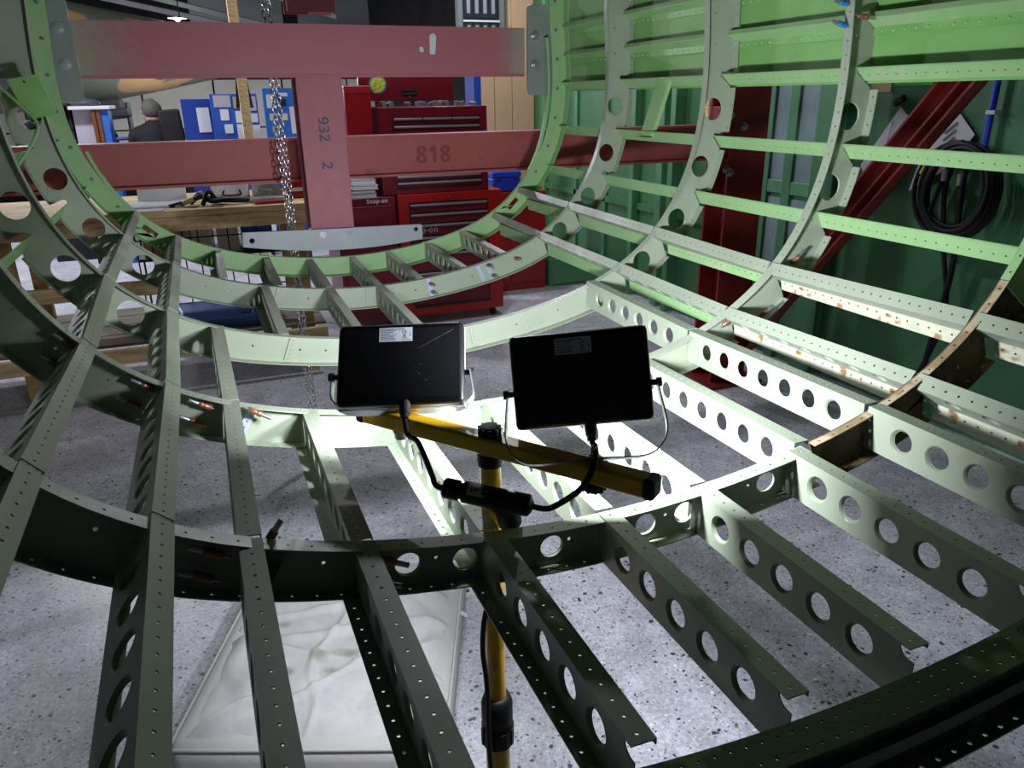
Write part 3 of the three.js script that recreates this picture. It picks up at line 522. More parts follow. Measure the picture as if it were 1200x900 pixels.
function uBracket(pl, pr, drop, bolt0, mat) {       // steel strap from pivot to pivot round below the lamp
  const n = 9, pts = []; const L = [V(pl.x, pl.y, pl.z), V(pl.x - 0.002, pl.y + (bolt0.y - pl.y) * 0.7, pl.z + (bolt0.z - pl.z) * 0.7), V(pl.x + 0.02, bolt0.y, bolt0.z), V(bolt0.x, bolt0.y, bolt0.z), V(pr.x - 0.02, bolt0.y, bolt0.z), V(pr.x + 0.002, pr.y + (bolt0.y - pr.y) * 0.7, pr.z + (bolt0.z - pr.z) * 0.7), V(pr.x, pr.y, pr.z)];
  const c = new THREE.CatmullRomCurve3(L, false, 'catmullrom', 0.4), N = 48, pos = [], dn = V(0, bolt0.y - pl.y, bolt0.z - pl.z).normalize();
  const side = V(0, 0.25, 1).normalize(), w = 0.008, th = 0.0016, P = [];
  for (let i = 0; i <= N; i++) { const p = c.getPoint(i / N), tg = c.getTangent(i / N), nn = tg.clone().cross(side).normalize(); P.push([p.clone().addScaledVector(side, -w), p.clone().addScaledVector(side, w), p.clone().addScaledVector(side, w).addScaledVector(nn, th), p.clone().addScaledVector(side, -w).addScaledVector(nn, th)]); }
  for (let i = 0; i < N; i++) for (let k = 0; k < 4; k++) { const a = P[i][k], b = P[i][(k + 1) % 4], d = P[i + 1][k], e = P[i + 1][(k + 1) % 4]; pos.push(a, d, e, a, e, b); }
  const g = new THREE.BufferGeometry(); g.setFromPoints(pos); g.computeVertexNormals(); return g;
}
function floodlight([x, y, z], yaw, pitch, roll, boltW, label, power, scuffs) {
  const o = new THREE.Group(); o.name = numbered('floodlight'); tag(o, label, 'work light'); scene.add(o);
  o.rotation.order = 'YXZ'; o.rotation.set(pitch * D, -yaw * D, roll * D);
  const m = (n, g, mt, kuv) => { const q = mk(n, g, mt, o, kuv); return q; };
  m('housing', [rbox(LW, LH, LT, 0.007, 0, 0, -LT / 2, 0, 0, 0, 4), rbox(LW - 0.004, LH - 0.004, 0.006, 0.002, 0, 0, -LT + 0.001)], M.blackSatin);
  m('bezel', [span(-LW / 2, LW / 2, LH / 2 - 0.007, LH / 2, -LT - 0.006, -LT, 0.001), span(-LW / 2, LW / 2, -LH / 2, -LH / 2 + 0.007, -LT - 0.006, -LT, 0.001), span(-LW / 2, -LW / 2 + 0.007, -LH / 2, LH / 2, -LT - 0.006, -LT, 0.001), span(LW / 2 - 0.007, LW / 2, -LH / 2, LH / 2, -LT - 0.006, -LT, 0.001)], M.alu);
  m('reflector', span(-LW / 2 + 0.008, LW / 2 - 0.008, -LH / 2 + 0.008, LH / 2 - 0.008, -LT - 0.003, -LT - 0.001), M.white);
  m('led_panel', span(-0.0375, 0.0375, -0.025, 0.025, -LT - 0.0045, -LT - 0.003), M.flood);
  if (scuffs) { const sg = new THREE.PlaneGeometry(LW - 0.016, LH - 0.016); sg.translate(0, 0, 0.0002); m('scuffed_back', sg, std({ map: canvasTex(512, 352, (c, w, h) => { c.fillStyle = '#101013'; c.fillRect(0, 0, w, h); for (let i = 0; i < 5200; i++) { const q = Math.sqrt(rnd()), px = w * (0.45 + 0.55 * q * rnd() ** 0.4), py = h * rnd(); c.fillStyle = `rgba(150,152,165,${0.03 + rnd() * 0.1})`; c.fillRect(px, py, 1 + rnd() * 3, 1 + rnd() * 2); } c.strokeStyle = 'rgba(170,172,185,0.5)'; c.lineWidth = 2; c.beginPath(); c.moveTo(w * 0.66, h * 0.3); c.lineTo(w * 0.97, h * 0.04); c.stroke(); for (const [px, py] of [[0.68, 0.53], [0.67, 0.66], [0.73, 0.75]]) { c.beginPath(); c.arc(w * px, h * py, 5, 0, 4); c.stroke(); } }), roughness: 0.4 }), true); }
  const lg = new THREE.PlaneGeometry(0.042, 0.019); lg.translate(-0.006, 0.038, 0.0004); m('rating_label', lg, labelMat, true);
  const py = -0.012, inv = new THREE.Matrix4().compose(V(x, y, z), o.quaternion, V(1, 1, 1)).invert(), bl = V(...boltW).applyMatrix4(inv);
  const b = m('bracket', uBracket(V(-LW / 2 - 0.006, py, -0.012), V(LW / 2 + 0.006, py, -0.012), 0, bl), M.steel);
  for (const s of [-1, 1]) m('pivot_screw', [rod(V(s * LW / 2, py, -0.012), V(s * (LW / 2 + 0.009), py, -0.012), 0.0035, 12), rod(V(s * (LW / 2 + 0.006), py, -0.012), V(s * (LW / 2 + 0.012), py, -0.012), 0.006, 6)], M.black);
  m('clamp_bolt', [rod(bl.clone().add(V(0, -0.004, 0)), bl.clone().add(V(0, 0.012, 0)), 0.0035, 10), rod(bl.clone(), bl.clone().add(V(0, 0.005, 0)), 0.0065, 6)], M.zincSteel);
  m('cable_gland', [rod(V(0.006, -LH / 2 + 0.004, -0.006), V(0.006, -LH / 2 - 0.012, -0.002), 0.0075, 12, 0.0065), rod(V(0.006, -LH / 2 - 0.008, -0.003), V(0.006, -LH / 2 - 0.018, -0.001), 0.0055, 10)], M.darkGrey);
  o.position.set(x, y, z);
  const L = new THREE.RectAreaLight(FLOOD_COL, power, 0.075, 0.05); L.position.set(0, 0, -LT - 0.0085); o.add(L); L.castShadow = true;   // RectAreaLight shines along its -z
  o.updateMatrixWorld(true); return V(0.006, -LH / 2 - 0.018, -0.001).applyMatrix4(o.matrixWorld);
}
const gR = floodlight([0.372, 0.948, -0.726], 27.1, -20.3, 6.2, [0.352, 0.884, -0.652], 'black rectangular floodlight on the right of the yellow bar, seen from its unlit back', FLOOD_R);
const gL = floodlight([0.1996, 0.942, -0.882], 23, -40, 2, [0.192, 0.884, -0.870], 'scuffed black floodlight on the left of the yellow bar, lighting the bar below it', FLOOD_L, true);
{
  const px = 0.272, pz = -0.761, t = thing('light_stand', [px, 0, pz], 'yellow tripod stand with black collars carrying two floodlights on a cross bar', 'light stand');
  mk('upper_pole', rod(V(px, 0.40, pz), V(px, 0.862, pz), 0.0125, 28), M.yellow, t);
  mk('lower_pole', rod(V(px, 0.16, pz), V(px, 0.46, pz), 0.0165, 28), M.yellow, t);
  mk('collar', [lathe([[0.017, 0], [0.0215, 0.002], [0.0215, 0.03], [0.0195, 0.033], [0.0195, 0.04], [0.0215, 0.043], [0.0215, 0.07], [0.018, 0.08], [0.0125, 0.081]], V(px, 0.415, pz), V(px, 1, pz), 24), ...[0, 1, 2, 3, 4, 5, 6, 7].map(i => box(0.003, 0.026, 0.006, px + 0.0215 * Math.cos(i * .785), 0.432, pz + 0.0215 * Math.sin(i * .785), 0, -i * .785))], M.black, t);
  mk('top_socket', lathe([[0.0135, 0], [0.0155, 0.001], [0.0155, 0.014], [0.012, 0.016]], V(px, 0.842, pz), V(px, 1, pz), 24), M.black, t);
  const a = V(0.159, 0.869, -0.915), b = V(0.388, 0.869, -0.600), u = b.clone().sub(a).normalize(), v = V(-u.z, 0, u.x), L = a.distanceTo(b);
  const bar = new RoundedBoxGeometry(L, 0.022, 0.024, 3, 0.004); bar.applyMatrix4(new THREE.Matrix4().makeBasis(u, V(0, 1, 0), u.clone().cross(V(0, 1, 0)))); bar.translate((a.x + b.x) / 2, 0.869, (a.z + b.z) / 2);
  mk('cross_bar', bar, M.yellow, t);
  for (const [p, s] of [[a, -1], [b, 1]]) { const c = new RoundedBoxGeometry(0.014, 0.024, 0.026, 3, 0.005); c.applyMatrix4(new THREE.Matrix4().makeBasis(u, V(0, 1, 0), u.clone().cross(V(0, 1, 0)))); c.translate(p.x + s * u.x * 0.004, p.y, p.z + s * u.z * 0.004); mk('end_cap', c, M.black, t); }
  const knob = (p, up) => [lathe([[0.0005, 0], [0.011, 0], [0.0125, 0.002], [0.0125, 0.010], [0.010, 0.0125], [0.0005, 0.013]], p, p.clone().add(V(0, up, 0)), 24), ...[...Array(10).keys()].map(i => rod(p.clone().add(V(0.0122 * Math.cos(i * .628), up * 0.001, 0.0122 * Math.sin(i * .628))), p.clone().add(V(0.0122 * Math.cos(i * .628), up * 0.011, 0.0122 * Math.sin(i * .628))), 0.0022, 6))];
  mk('clamp_knob', knob(V(px, 0.880, pz), 1), M.black, t);
  mk('clamp_knob', knob(V(0.352, 0.858, -0.652), -1), M.black, t);
  mk('clamp_nut', [rod(V(0.192, 0.858, -0.870), V(0.192, 0.846, -0.870), 0.009, 8), rod(V(0.192, 0.858, -0.870), V(0.192, 0.855, -0.870), 0.011, 16)], M.alu, t);
  for (let i = 0; i < 3; i++) { const q = i * 2.094 + 0.5, c = Math.cos(q), s = Math.sin(q); const lg = mk('leg', [rod(V(px + c * 0.018, 0.30, pz + s * 0.018), V(px + c * 0.3, 0.012, pz + s * 0.3), 0.009, 12), rod(V(px + c * 0.017, 0.17, pz + s * 0.017), V(px + c * 0.15, 0.186, pz + s * 0.15), 0.005, 8)], M.yellow, t); mk('foot', rod(V(px + c * 0.294, 0.02, pz + s * 0.294), V(px + c * 0.31, 0, pz + s * 0.31), 0.013, 12), M.black, lg); }
  mk('hub', lathe([[0.017, 0], [0.026, 0.003], [0.026, 0.035], [0.017, 0.04]], V(px, 0.28, pz), V(px, 1, pz), 18), M.black, t);
}
{
  const a = V(0.205, 0.840, -0.733), b = V(0.288, 0.829, -0.672), u = b.clone().sub(a).normalize(), L = a.distanceTo(b), q = s => a.clone().addScaledVector(u, s * L);
  const t = thing('cable_splitter', [a.x, a.y, a.z], 'black waterproof cable connector joining the two lamp cables in front of the yellow pole', 'connector');
  mk('body', [lathe([[0.002, 0], [0.0105, 0.001], [0.0118, 0.003], [0.0118, 0.018], [0.0095, 0.019], [0.0095, 0.022], [0.0125, 0.024], [0.0125, 0.070], [0.0108, 0.074], [0.0108, 0.08], [0.0125, 0.0815], [0.0125, 0.098], [0.0105, 0.1], [0.006, 0.1025]].map(([r, h]) => [r, h * L / 0.1025]), a, b, 28), rod(q(0.56), V(0.276, 0.802, -0.718), 0.0115, 20, 0.0135), rod(V(0.274, 0.809, -0.716), V(0.281, 0.783, -0.724), 0.0145, 20)], M.rubber, t);
  const w = u.clone().cross(V(0, 1, 0)).normalize(), pos = [], nn = [], N = 8;
  const lab = (s0, s1, a0, a1, r) => { const P = []; for (let i = 0; i < N; i++) { const p = (s, ang) => q(s).addScaledVector(V(0, 1, 0), r * Math.sin(ang)).addScaledVector(w, r * Math.cos(ang)); const A0 = a0 + (a1 - a0) * i / N, A1 = a0 + (a1 - a0) * (i + 1) / N; P.push(p(s0, A0), p(s1, A0), p(s1, A1), p(s0, A0), p(s1, A1), p(s0, A1)); } const g = new THREE.BufferGeometry(); g.setFromPoints(P); g.computeVertexNormals(); return g; };
  mk('sticker', lab(0.30, 0.49, 0.35, 1.75, 0.0128), std({ color: 0xb9c2b4, roughness: 0.6, side: THREE.DoubleSide }), t);
  mk('sticker_mark', [lab(0.46, 0.50, 0.6, 1.75, 0.0130), ...[0.34, 0.37, 0.40, 0.43].map((s, i) => lab(s, s + 0.016, 0.6 + i * 0.1, 0.95 + i * 0.12, 0.0130))], std({ color: 0x1d6b34, roughness: 0.6, side: THREE.DoubleSide }), t);
  const lc = V(gL.x, gL.y, gL.z), rc = V(gR.x, gR.y, gR.z);
  mk('lamp_cable', tube([lc, lc.clone().add(V(0.002, -0.02, 0.006)), V(0.196, 0.868, -0.80), V(0.198, 0.848, -0.755), q(-0.08), q(0.06)], 0.0034, 50, 10), M.rubber, t);
  mk('lamp_cable', tube([rc, rc.clone().add(V(-0.003, -0.004, 0.012)), V(0.361, 0.890, -0.668), V(0.345, 0.888, -0.638), V(0.328, 0.862, -0.634), V(0.306, 0.836, -0.652), q(1.12), q(0.94)], 0.0034, 50, 10), M.rubber, t);
  mk('supply_cable', tube([V(0.281, 0.785, -0.724), V(0.280, 0.755, -0.731), V(0.268, 0.722, -0.736), V(0.262, 0.69, -0.735), V(0.250, 0.64, -0.738), V(0.247, 0.59, -0.738), V(0.250, 0.54, -0.735), V(0.252, 0.40, -0.735), V(0.262, 0.2, -0.70), V(0.30, 0.012, -0.66), V(0.7, 0.006, -0.5)], 0.0036, 90, 10), M.rubber, t);
}
// mattress cushion on the floor
{
  const t = new THREE.Group(); t.name = 'seat_cushion'; scene.add(t); tag(t, 'stained off-white fabric mattress cushion lying on the floor below the beams', 'cushion');
  const w = 0.54, h = 0.10, dp = 0.62, g0 = new RoundedBoxGeometry(w, h, dp, 12, 0.032); const g = prep(g0), p = g.attributes.position;
  const tex = canvasTex(768, 768, (c, W_, H_) => { c.fillStyle = '#cfcdcb'; c.fillRect(0, 0, W_, H_); for (let i = 0; i < 900; i++) { c.fillStyle = `rgba(${rnd() < .6 ? '120,112,106' : '235,233,231'},0.03)`; c.beginPath(); c.ellipse(rnd() * W_, rnd() * H_, 10 + rnd() * 50, 6 + rnd() * 24, rnd() * 3, 0, 7); c.fill(); } for (const [x, y, a, b] of [[340, 470, 34, 22], [430, 455, 60, 22], [260, 520, 24, 18], [400, 520, 40, 30], [500, 440, 40, 16], [420, 250, 30, 18], [560, 300, 34, 20], [180, 330, 26, 14]]) for (let q = 0; q < 16; q++) { c.fillStyle = 'rgba(96,86,78,0.045)'; c.beginPath(); c.ellipse(x + (rnd() - .5) * a, y + (rnd() - .5) * b, a * (.3 + rnd() * .6), b * (.3 + rnd() * .6), rnd() - .5, 0, 7); c.fill(); } });
  for (let i = 0; i < p.count; i++) { const x = p.getX(i), y = p.getY(i), z = p.getZ(i); if (y > 0.02) p.setY(i, y + 0.004 * Math.sin(x * 22 + z * 9) * Math.cos(z * 17 - x * 8) + 0.006 * Math.cos(x * 5) * Math.cos(z * 4)); }
  // finer folded top sheet
  const N = 90, pos = new THREE.PlaneGeometry(w - 0.02, dp - 0.02, N, N); pos.rotateX(-Math.PI / 2); const q = pos.attributes.position;
  const ridge = (d, s) => Math.exp(-(d * d) / (s * s));
  for (let i = 0; i < q.count; i++) { const x = q.getX(i), z = q.getZ(i); let e = 0; const edge = Math.min(1, Math.max(0, Math.min((w - .02) / 2 - Math.abs(x), (dp - .02) / 2 - Math.abs(z)) / 0.06));
    e += 0.006 * ridge(z + 0.02 + 0.03 * Math.sin(x * 9), 0.012) + 0.005 * ridge(z - 0.07 - 0.25 * x, 0.01) + 0.006 * ridge(z + 0.12 + 0.35 * x, 0.012) + 0.004 * ridge(x + 0.02 + 0.02 * Math.sin(z * 20), 0.008) + 0.005 * ridge(z - 0.14 + 0.5 * x + 0.02 * Math.sin(x * 30), 0.01) + 0.004 * ridge(z + 0.19 - 0.2 * x, 0.012) + 0.003 * Math.sin(x * 60 + 3 * Math.sin(z * 25)) * ridge(Math.abs(x) - 0.2, 0.06);
    e += 0.002 * Math.sin(x * 30 + z * 44) * Math.sin(z * 23 - x * 31); q.setY(i, h / 2 + 0.001 + Math.sqrt(edge) * (0.008 + e * 1.9) - (1 - edge) ** 2 * 0.022); }
  pos.computeVertexNormals();
  const mat = std({ map: tex, roughness: 0.9 }), matP = std({ color: 0xc9c6c3, roughness: 0.9, bumpMap: bumpTex, bumpScale: 0.0008 });
  g.computeVertexNormals(); mk('body', new THREE.BufferGeometry().copy(g0.index ? g0 : g0), matP, t); mk('cover', pos, mat, t, true);
  const loop = y => { const L = [], a = w / 2 - 0.012, b = dp / 2 - 0.012; for (const [sx, sz] of [[1, 1], [-1, 1], [-1, -1], [1, -1]]) { const ang = Math.atan2(sz, sx); for (const d of [-0.6, 0, 0.6]) L.push(V(sx * (a - 0.03) + 0.036 * Math.cos(ang + d), y, sz * (b - 0.03) + 0.036 * Math.sin(ang + d))); } return tube(L, 0.0035, 140, 6, true); };
  mk('piping', loop(h / 2 - 0.006), matP, t); mk('piping', loop(-h / 2 + 0.012), matP, t);
  mk('tag', box(0.02, 0.002, 0.014, w / 2 + 0.004, 0.034, -0.11, 0, 0, -0.5), M.paper, t);
  t.position.set(0.145, h / 2 + 0.001, -1.455); t.rotation.y = -22 * D;
}
// ---------------------------------------------------------------- tool chests at the far end
const lbl = (name, geos, mat, label, cat, group) => tag(mk(name, geos, mat), label, cat, group);
function drawers(t, x0, x1, zf, ys, mat, handle, cols = []) {
  for (let i = 0; i < ys.length - 1; i++) {
    const n = cols[i] || 1, w = (x1 - x0) / n;
    for (let j = 0; j < n; j++) { const a = x0 + j * w + 0.003, b = x0 + (j + 1) * w - 0.003; const d = mk('drawer', span(a, b, ys[i + 1] + 0.004, ys[i] - 0.012, zf - 0.01, zf + 0.004, 0.002), mat, t); mk('handle', [span(a, b, ys[i] - 0.017, ys[i] - 0.006, zf, zf + 0.012, 0.003)], handle, d); }
  }
}
{
  const z = -4.2, t = thing('roll_cabinet', [1.31, 0, z - 0.22], 'bright red roll cabinet with silver drawer handles standing behind the fuselage ring', 'tool cabinet');
  mk('carcass', [span(1.0, 1.615, 0.05, 0.75, z - 0.45, z, 0.006)], M.redFlame, t); mk('recess', span(1.06, 1.53, 0.1, 0.705, z - 0.001, z + 0.001), M.drawerDark, t);
  drawers(t, 1.065, 1.525, z, [0.70, 0.645, 0.585, 0.515, 0.42, 0.31, 0.115], M.redDark, M.zincSteel);
  mk('lock', [rod(V(1.29, 0.728, z), V(1.29, 0.728, z + 0.006), 0.009, 14)], M.brown, t);
  mk('maker_name', text('Snap-on', 0.034, 0.002, 1.13, 0.545, z + 0.005, 0, 0, 0), M.alu, t);
  for (const [x, zz] of [[1.05, z - 0.05], [1.56, z - 0.05], [1.05, z - 0.4], [1.56, z - 0.4]]) mk('castor', rod(V(x - 0.012, 0.026, zz), V(x + 0.012, 0.026, zz), 0.026, 16), M.rubber, t);
  const c = thing('top_chest', [1.235, 0.75, z - 0.2], 'dark red top chest with small drawers, its sticker-bearing lid standing open', 'tool chest');
  mk('carcass', span(0.925, 1.54, 0.75, 1.205, z - 0.40, z - 0.012, 0.005), M.redDark, c); mk('recess', span(1.0, 1.5, 0.78, 1.155, z - 0.013, z - 0.011), M.drawerDark, c);
  drawers(c, 1.005, 1.495, z - 0.012, [1.155, 1.115, 1.07, 1.0, 0.93, 0.855, 0.82, 0.785], M.redDark, M.zincSteel, [3]);
  const lid = mk('lid', span(0.905, 1.465, 1.235, 1.42, z - 0.40, z - 0.36, 0.006), M.redDark, c);
  mk('lid_handle', [span(1.15, 1.24, 1.27, 1.276, z - 0.36, z - 0.35), span(1.15, 1.24, 1.288, 1.294, z - 0.36, z - 0.35), span(1.15, 1.24, 1.276, 1.288, z - 0.36, z - 0.357)], M.darkGrey, lid);
  mk('lock', rod(V(1.195, 1.255, z - 0.36), V(1.195, 1.255, z - 0.352), 0.009, 12), M.chrome, lid);
  const st = canvasTex(256, 256, (q, w) => { q.fillStyle = '#3f7fb0'; q.fillRect(0, 0, w, w); q.fillStyle = '#c3d83a'; q.beginPath(); q.arc(128, 128, 106, 0, 7); q.fill(); q.lineWidth = 12; for (let i = 0; i < 14; i++) { q.strokeStyle = ['#6f9a2c', '#e3ec78', '#8fb83a'][i % 3]; q.beginPath(); q.arc(70 + i * 9, 190 - i * 8, 20 + (i * 37) % 50, i, i + 1.6); q.stroke(); } });
  const sg = new THREE.CircleGeometry(0.05, 36); sg.translate(1.015, 1.325, z - 0.3595); mk('sticker', sg, std({ map: st, roughness: 0.5 }), lid, true);
  const arc = mk('badge', [tube([V(1.375, 1.40, z - 0.359), V(1.395, 1.392, z - 0.359), V(1.415, 1.40, z - 0.359)], 0.003, 12, 6)], plain(0xd8952e, 0.5), lid);
  const tools = []; for (let i = 0; i < 26; i++) { const x = 0.95 + rnd() * 0.56; tools.push(box(0.012 + rnd() * 0.03, 0.012 + rnd() * 0.02, 0.03, x, 1.212 + rnd() * 0.008, z - 0.06 - rnd() * 0.12, 0, rnd(), rnd() * 0.4)); }
  const tl = tag(mk('loose_tools', tools, M.zincSteel), 'jumble of small steel tools in the open top chest', 'tools'); tl.userData.kind = 'stuff';
}
{
  const z = -4.2, t = thing('side_cabinet', [0.83, 0, z - 0.2], 'dark red cabinet with a plain door left of the roll cabinet', 'tool cabinet');
  mk('carcass', span(0.66, 0.985, 0.05, 0.745, z - 0.42, z, 0.005), M.redDark, t); mk('door', span(0.685, 0.96, 0.1, 0.70, z, z + 0.008, 0.003), M.redDark, t); mk('maker_name', text('Snap-on', 0.022, 0.002, 0.885, 0.722, z, 0, 0, 0), M.paper, t);
  for (const x of [0.7, 0.95]) mk('castor', rod(V(x - 0.012, 0.026, z - 0.06), V(x + 0.012, 0.026, z - 0.06), 0.026, 14), M.rubber, t);
  const b = thing('red_box', [0.86, 0.745, -4.38], 'plain upright red steel box behind the pink upright', 'box'); mk('case', span(0.775, 0.915, 0.745, 1.315, -4.46, -4.3, 0.006), M.red, b); mk('lid_seam', span(0.774, 0.916, 1.27, 1.276, -4.461, -4.299), M.redDark, b);
  for (const [i, y, h, x, m, lab] of [[0, 0.745, 0.022, 0.82, M.paper, 'white book at the bottom of the stack on the dark red cabinet'], [1, 0.767, 0.02, 0.815, M.dark, 'dark book in the middle of the stack on the dark red cabinet'], [2, 0.787, 0.024, 0.83, M.white, 'pale book above the dark one in the cabinet-top stack'], [3, 0.811, 0.03, 0.82, M.lilac, 'lilac grey folder on top of the cabinet-top stack']]) { const bk = thing('book', [x, y, -4.24], lab, 'book', 'books on the dark red cabinet'); mk('pages', span(x - 0.068, x + 0.066, y + 0.003, y + h - 0.003, -4.29, -4.212), M.paper, bk); mk('cover', [span(x - 0.07, x + 0.07, y, y + 0.003, -4.295, -4.21), span(x - 0.07, x + 0.07, y + h - 0.003, y + h, -4.295, -4.21), span(x - 0.07, x - 0.066, y, y + h, -4.295, -4.21)], m, bk); }
}
{
  const z = -4.75, t = thing('wide_cabinet', [1.9, 0, z - 0.22], 'plain red cabinet standing right of the roll cabinet near the tan wall', 'tool cabinet');
  mk('carcass', span(1.62, 2.145, 0.0, 0.66, z - 0.45, z, 0.006), M.redFlame, t); for (const [a, b] of [[1.64, 1.875], [1.885, 2.125]]) { const d = mk('door', span(a, b, 0.05, 0.61, z, z + 0.01, 0.004), M.red, t); mk('knob', rod(V(a < 1.8 ? b - 0.03 : a + 0.03, 0.38, z + 0.01), V(a < 1.8 ? b - 0.03 : a + 0.03, 0.38, z + 0.024), 0.011, 14), M.zincSteel, d); }
  const c = thing('blue_toolbox', [1.88, 0.66, z - 0.1], 'bright blue plastic toolbox on the plain red cabinet', 'toolbox');
  mk('case', rbox(0.2, 0.09, 0.13, 0.012, 1.88, 0.705, z - 0.1), M.blueCase, c); mk('lid', rbox(0.205, 0.04, 0.135, 0.012, 1.88, 0.77, z - 0.1), M.blueCase, c); mk('handle', tube([V(1.83, 0.785, z - .1), V(1.84, 0.805, z - .1), V(1.92, 0.805, z - .1), V(1.93, 0.785, z - .1)], 0.007, 24), M.blue, c); for (const x of [1.82, 1.94]) mk('latch', rbox(0.022, 0.03, 0.008, 0.003, x, 0.755, z - 0.03), M.blue, c);
  const g = thing('green_locker', [2.36, 0, -4.9], 'low light green locker on the floor by the wall', 'locker'); mk('carcass', span(2.17, 2.57, 0, 0.185, -5.1, -4.74, 0.004), M.wallGreenLight, g); mk('door', span(2.185, 2.555, 0.02, 0.17, -4.74, -4.73, 0.003), M.wallGreenLight, g);
}
// ---------------------------------------------------------------- workbench, its shelf and what lies on it
{
  const t = thing('workbench', [-0.6, 0, -4.0], 'long timber workbench with a low shelf standing beyond the red beam', 'workbench');
  for (const [z0, z1] of [[-3.83, -3.6], [-4.065, -3.835], [-4.3, -4.07]]) mk('plank', span(-2.1, 0.47, 0.785, 0.812, z0, z1, 0.003), M.wood, t);
  mk('front_rail', span(-2.1, 0.47, 0.725, 0.784, -3.64, -3.60, 0.003), M.wood, t); mk('back_rail', span(-2.1, 0.47, 0.725, 0.784, -4.3, -4.26, 0.003), M.woodDark, t);
  for (const x of [-2.06, -0.82, 0.36]) for (const z of [-3.66, -4.24]) mk('leg', span(x, x + 0.06, 0, 0.724, z - 0.03, z + 0.03, 0.003), M.woodDark, t);
  mk('shelf_rail', span(-2.1, 0.47, 0.17, 0.235, -3.60, -3.565, 0.003), M.wood, t); for (const z of [-3.7, -3.87, -4.04, -4.21]) mk('shelf_board', span(-2.1, 0.47, 0.236, 0.25, z - 0.08, z + 0.08, 0.002), M.woodGrey, t);
  mk('middle_rail', span(-2.1, -0.2, 0.46, 0.52, -3.64, -3.6, 0.003), M.wood, t);
  // wire mesh behind the legs with cartons
  const w = thing('wire_rack', [0.15, 0, -4.42], 'black wire mesh shelf behind the workbench legs', 'rack'); const wg = []; for (let x = -0.35; x <= 0.5; x += 0.075) wg.push(rod(V(x, 0.0, -4.34), V(x, 0.74, -4.34), 0.004, 6)); for (const y of [0.1, 0.3, 0.48, 0.58, 0.7]) wg.push(rod(V(-0.35, y, -4.34), V(0.5, y, -4.34), 0.004, 6)); mk('mesh', wg, M.black, w);
  mk('tray', span(-0.35, 0.5, 0.47, 0.485, -4.62, -4.345), M.darkGrey, w); for (const [x, z] of [[-0.35, -4.6], [0.49, -4.6]]) mk('leg', span(x, x + 0.01, 0, 0.74, z - 0.005, z + 0.005), M.black, w);
  for (const [x, wd, m, lab] of [[-0.27, 0.1, M.buff, 'buff carton at the left on the wire shelf'], [-0.15, 0.1, M.buff, 'second buff carton on the wire shelf'], [-0.03, 0.1, M.offwhite, 'pale carton in the middle of the wire shelf'], [0.1, 0.11, M.offwhite, 'pale carton next to the blue carton on wire shelf'], [0.25, 0.15, M.blue, 'blue carton on the wire shelf'], [0.42, 0.1, M.blueBright, 'bright blue carton at the right of the wire shelf']]) { const c = thing('carton', [x, 0.485, -4.47], lab, 'carton', 'cartons on the wire shelf'); mk('box', span(x - wd / 2, x + wd / 2, 0.485, 0.655, -4.56, -4.38, 0.003), m, c); mk('flap', span(x - wd / 2 + 0.005, x + wd / 2 - 0.005, 0.655, 0.658, -4.55, -4.39), m, c); }
  const ph = thing('foam_case', [-0.2, 0.812, -3.9], 'white open foam case on the left of the workbench', 'case'); mk('base', span(-0.31, -0.09, 0.812, 0.822, -3.93, -3.72, 0.002), M.paper, ph); mk('lid', [place(new THREE.BoxGeometry(0.21, 0.005, 0.14), -0.17, 0.872, -3.99, 0.9, 0, 0.05)], M.white, ph);
  lbl('paper_sheet', span(-0.36, -0.16, 0.813, 0.815, -3.70, -3.62), M.paper, 'white sheet of paper near the bench edge', 'paper');
  const bl = thing('strap_bundle', [0.0, 0.812, -3.76], 'black webbing straps heaped on the workbench', 'straps'); mk('webbing', [tube([V(-0.14, 0.815, -3.72), V(-0.06, 0.83, -3.75), V(0.0, 0.85, -3.74), V(0.05, 0.83, -3.78), V(0.12, 0.83, -3.72), V(0.2, 0.824, -3.73)], 0.011, 40, 6), tube([V(-0.05, 0.82, -3.8), V(0.0, 0.86, -3.77), V(0.03, 0.835, -3.71), V(0.09, 0.828, -3.77)], 0.013, 30, 6), tube([V(0.0, 0.82, -3.7), V(0.03, 0.87, -3.74), V(0.06, 0.825, -3.8)], 0.010, 30, 6)], M.rubber, bl); mk('pad', rbox(0.05, 0.02, 0.03, 0.008, -0.06, 0.835, -3.72, 0, 0.4, 0.3), M.buff, bl);
  const wc = thing('white_case', [0.14, 0.812, -3.95], 'white plastic carry case with black handle on the workbench', 'case'); mk('shell', rbox(0.17, 0.075, 0.11, 0.01, 0.13, 0.85, -3.95), M.white, wc); mk('handle', tube([V(0.10, 0.855, -3.893), V(0.10, 0.835, -3.88), V(0.17, 0.835, -3.88), V(0.17, 0.855, -3.893)], 0.004, 24), M.black, wc);
  const cb = thing('clear_box', [0.29, 0.812, -3.93], 'clear plastic parts box on the workbench', 'box'); mk('tub', [span(0.225, 0.365, 0.812, 0.816, -3.99, -3.87), span(0.225, 0.228, 0.816, 0.875, -3.99, -3.87), span(0.362, 0.365, 0.816, 0.875, -3.99, -3.87), span(0.225, 0.365, 0.816, 0.875, -3.873, -3.87), span(0.225, 0.365, 0.816, 0.875, -3.99, -3.987)], new THREE.MeshPhysicalMaterial({ color: 0xe8ecee, roughness: 0.15, transmission: 0.8, thickness: 0 }), cb); mk('lid', span(0.22, 0.37, 0.876, 0.884, -3.995, -3.865, 0.002), M.white, cb);
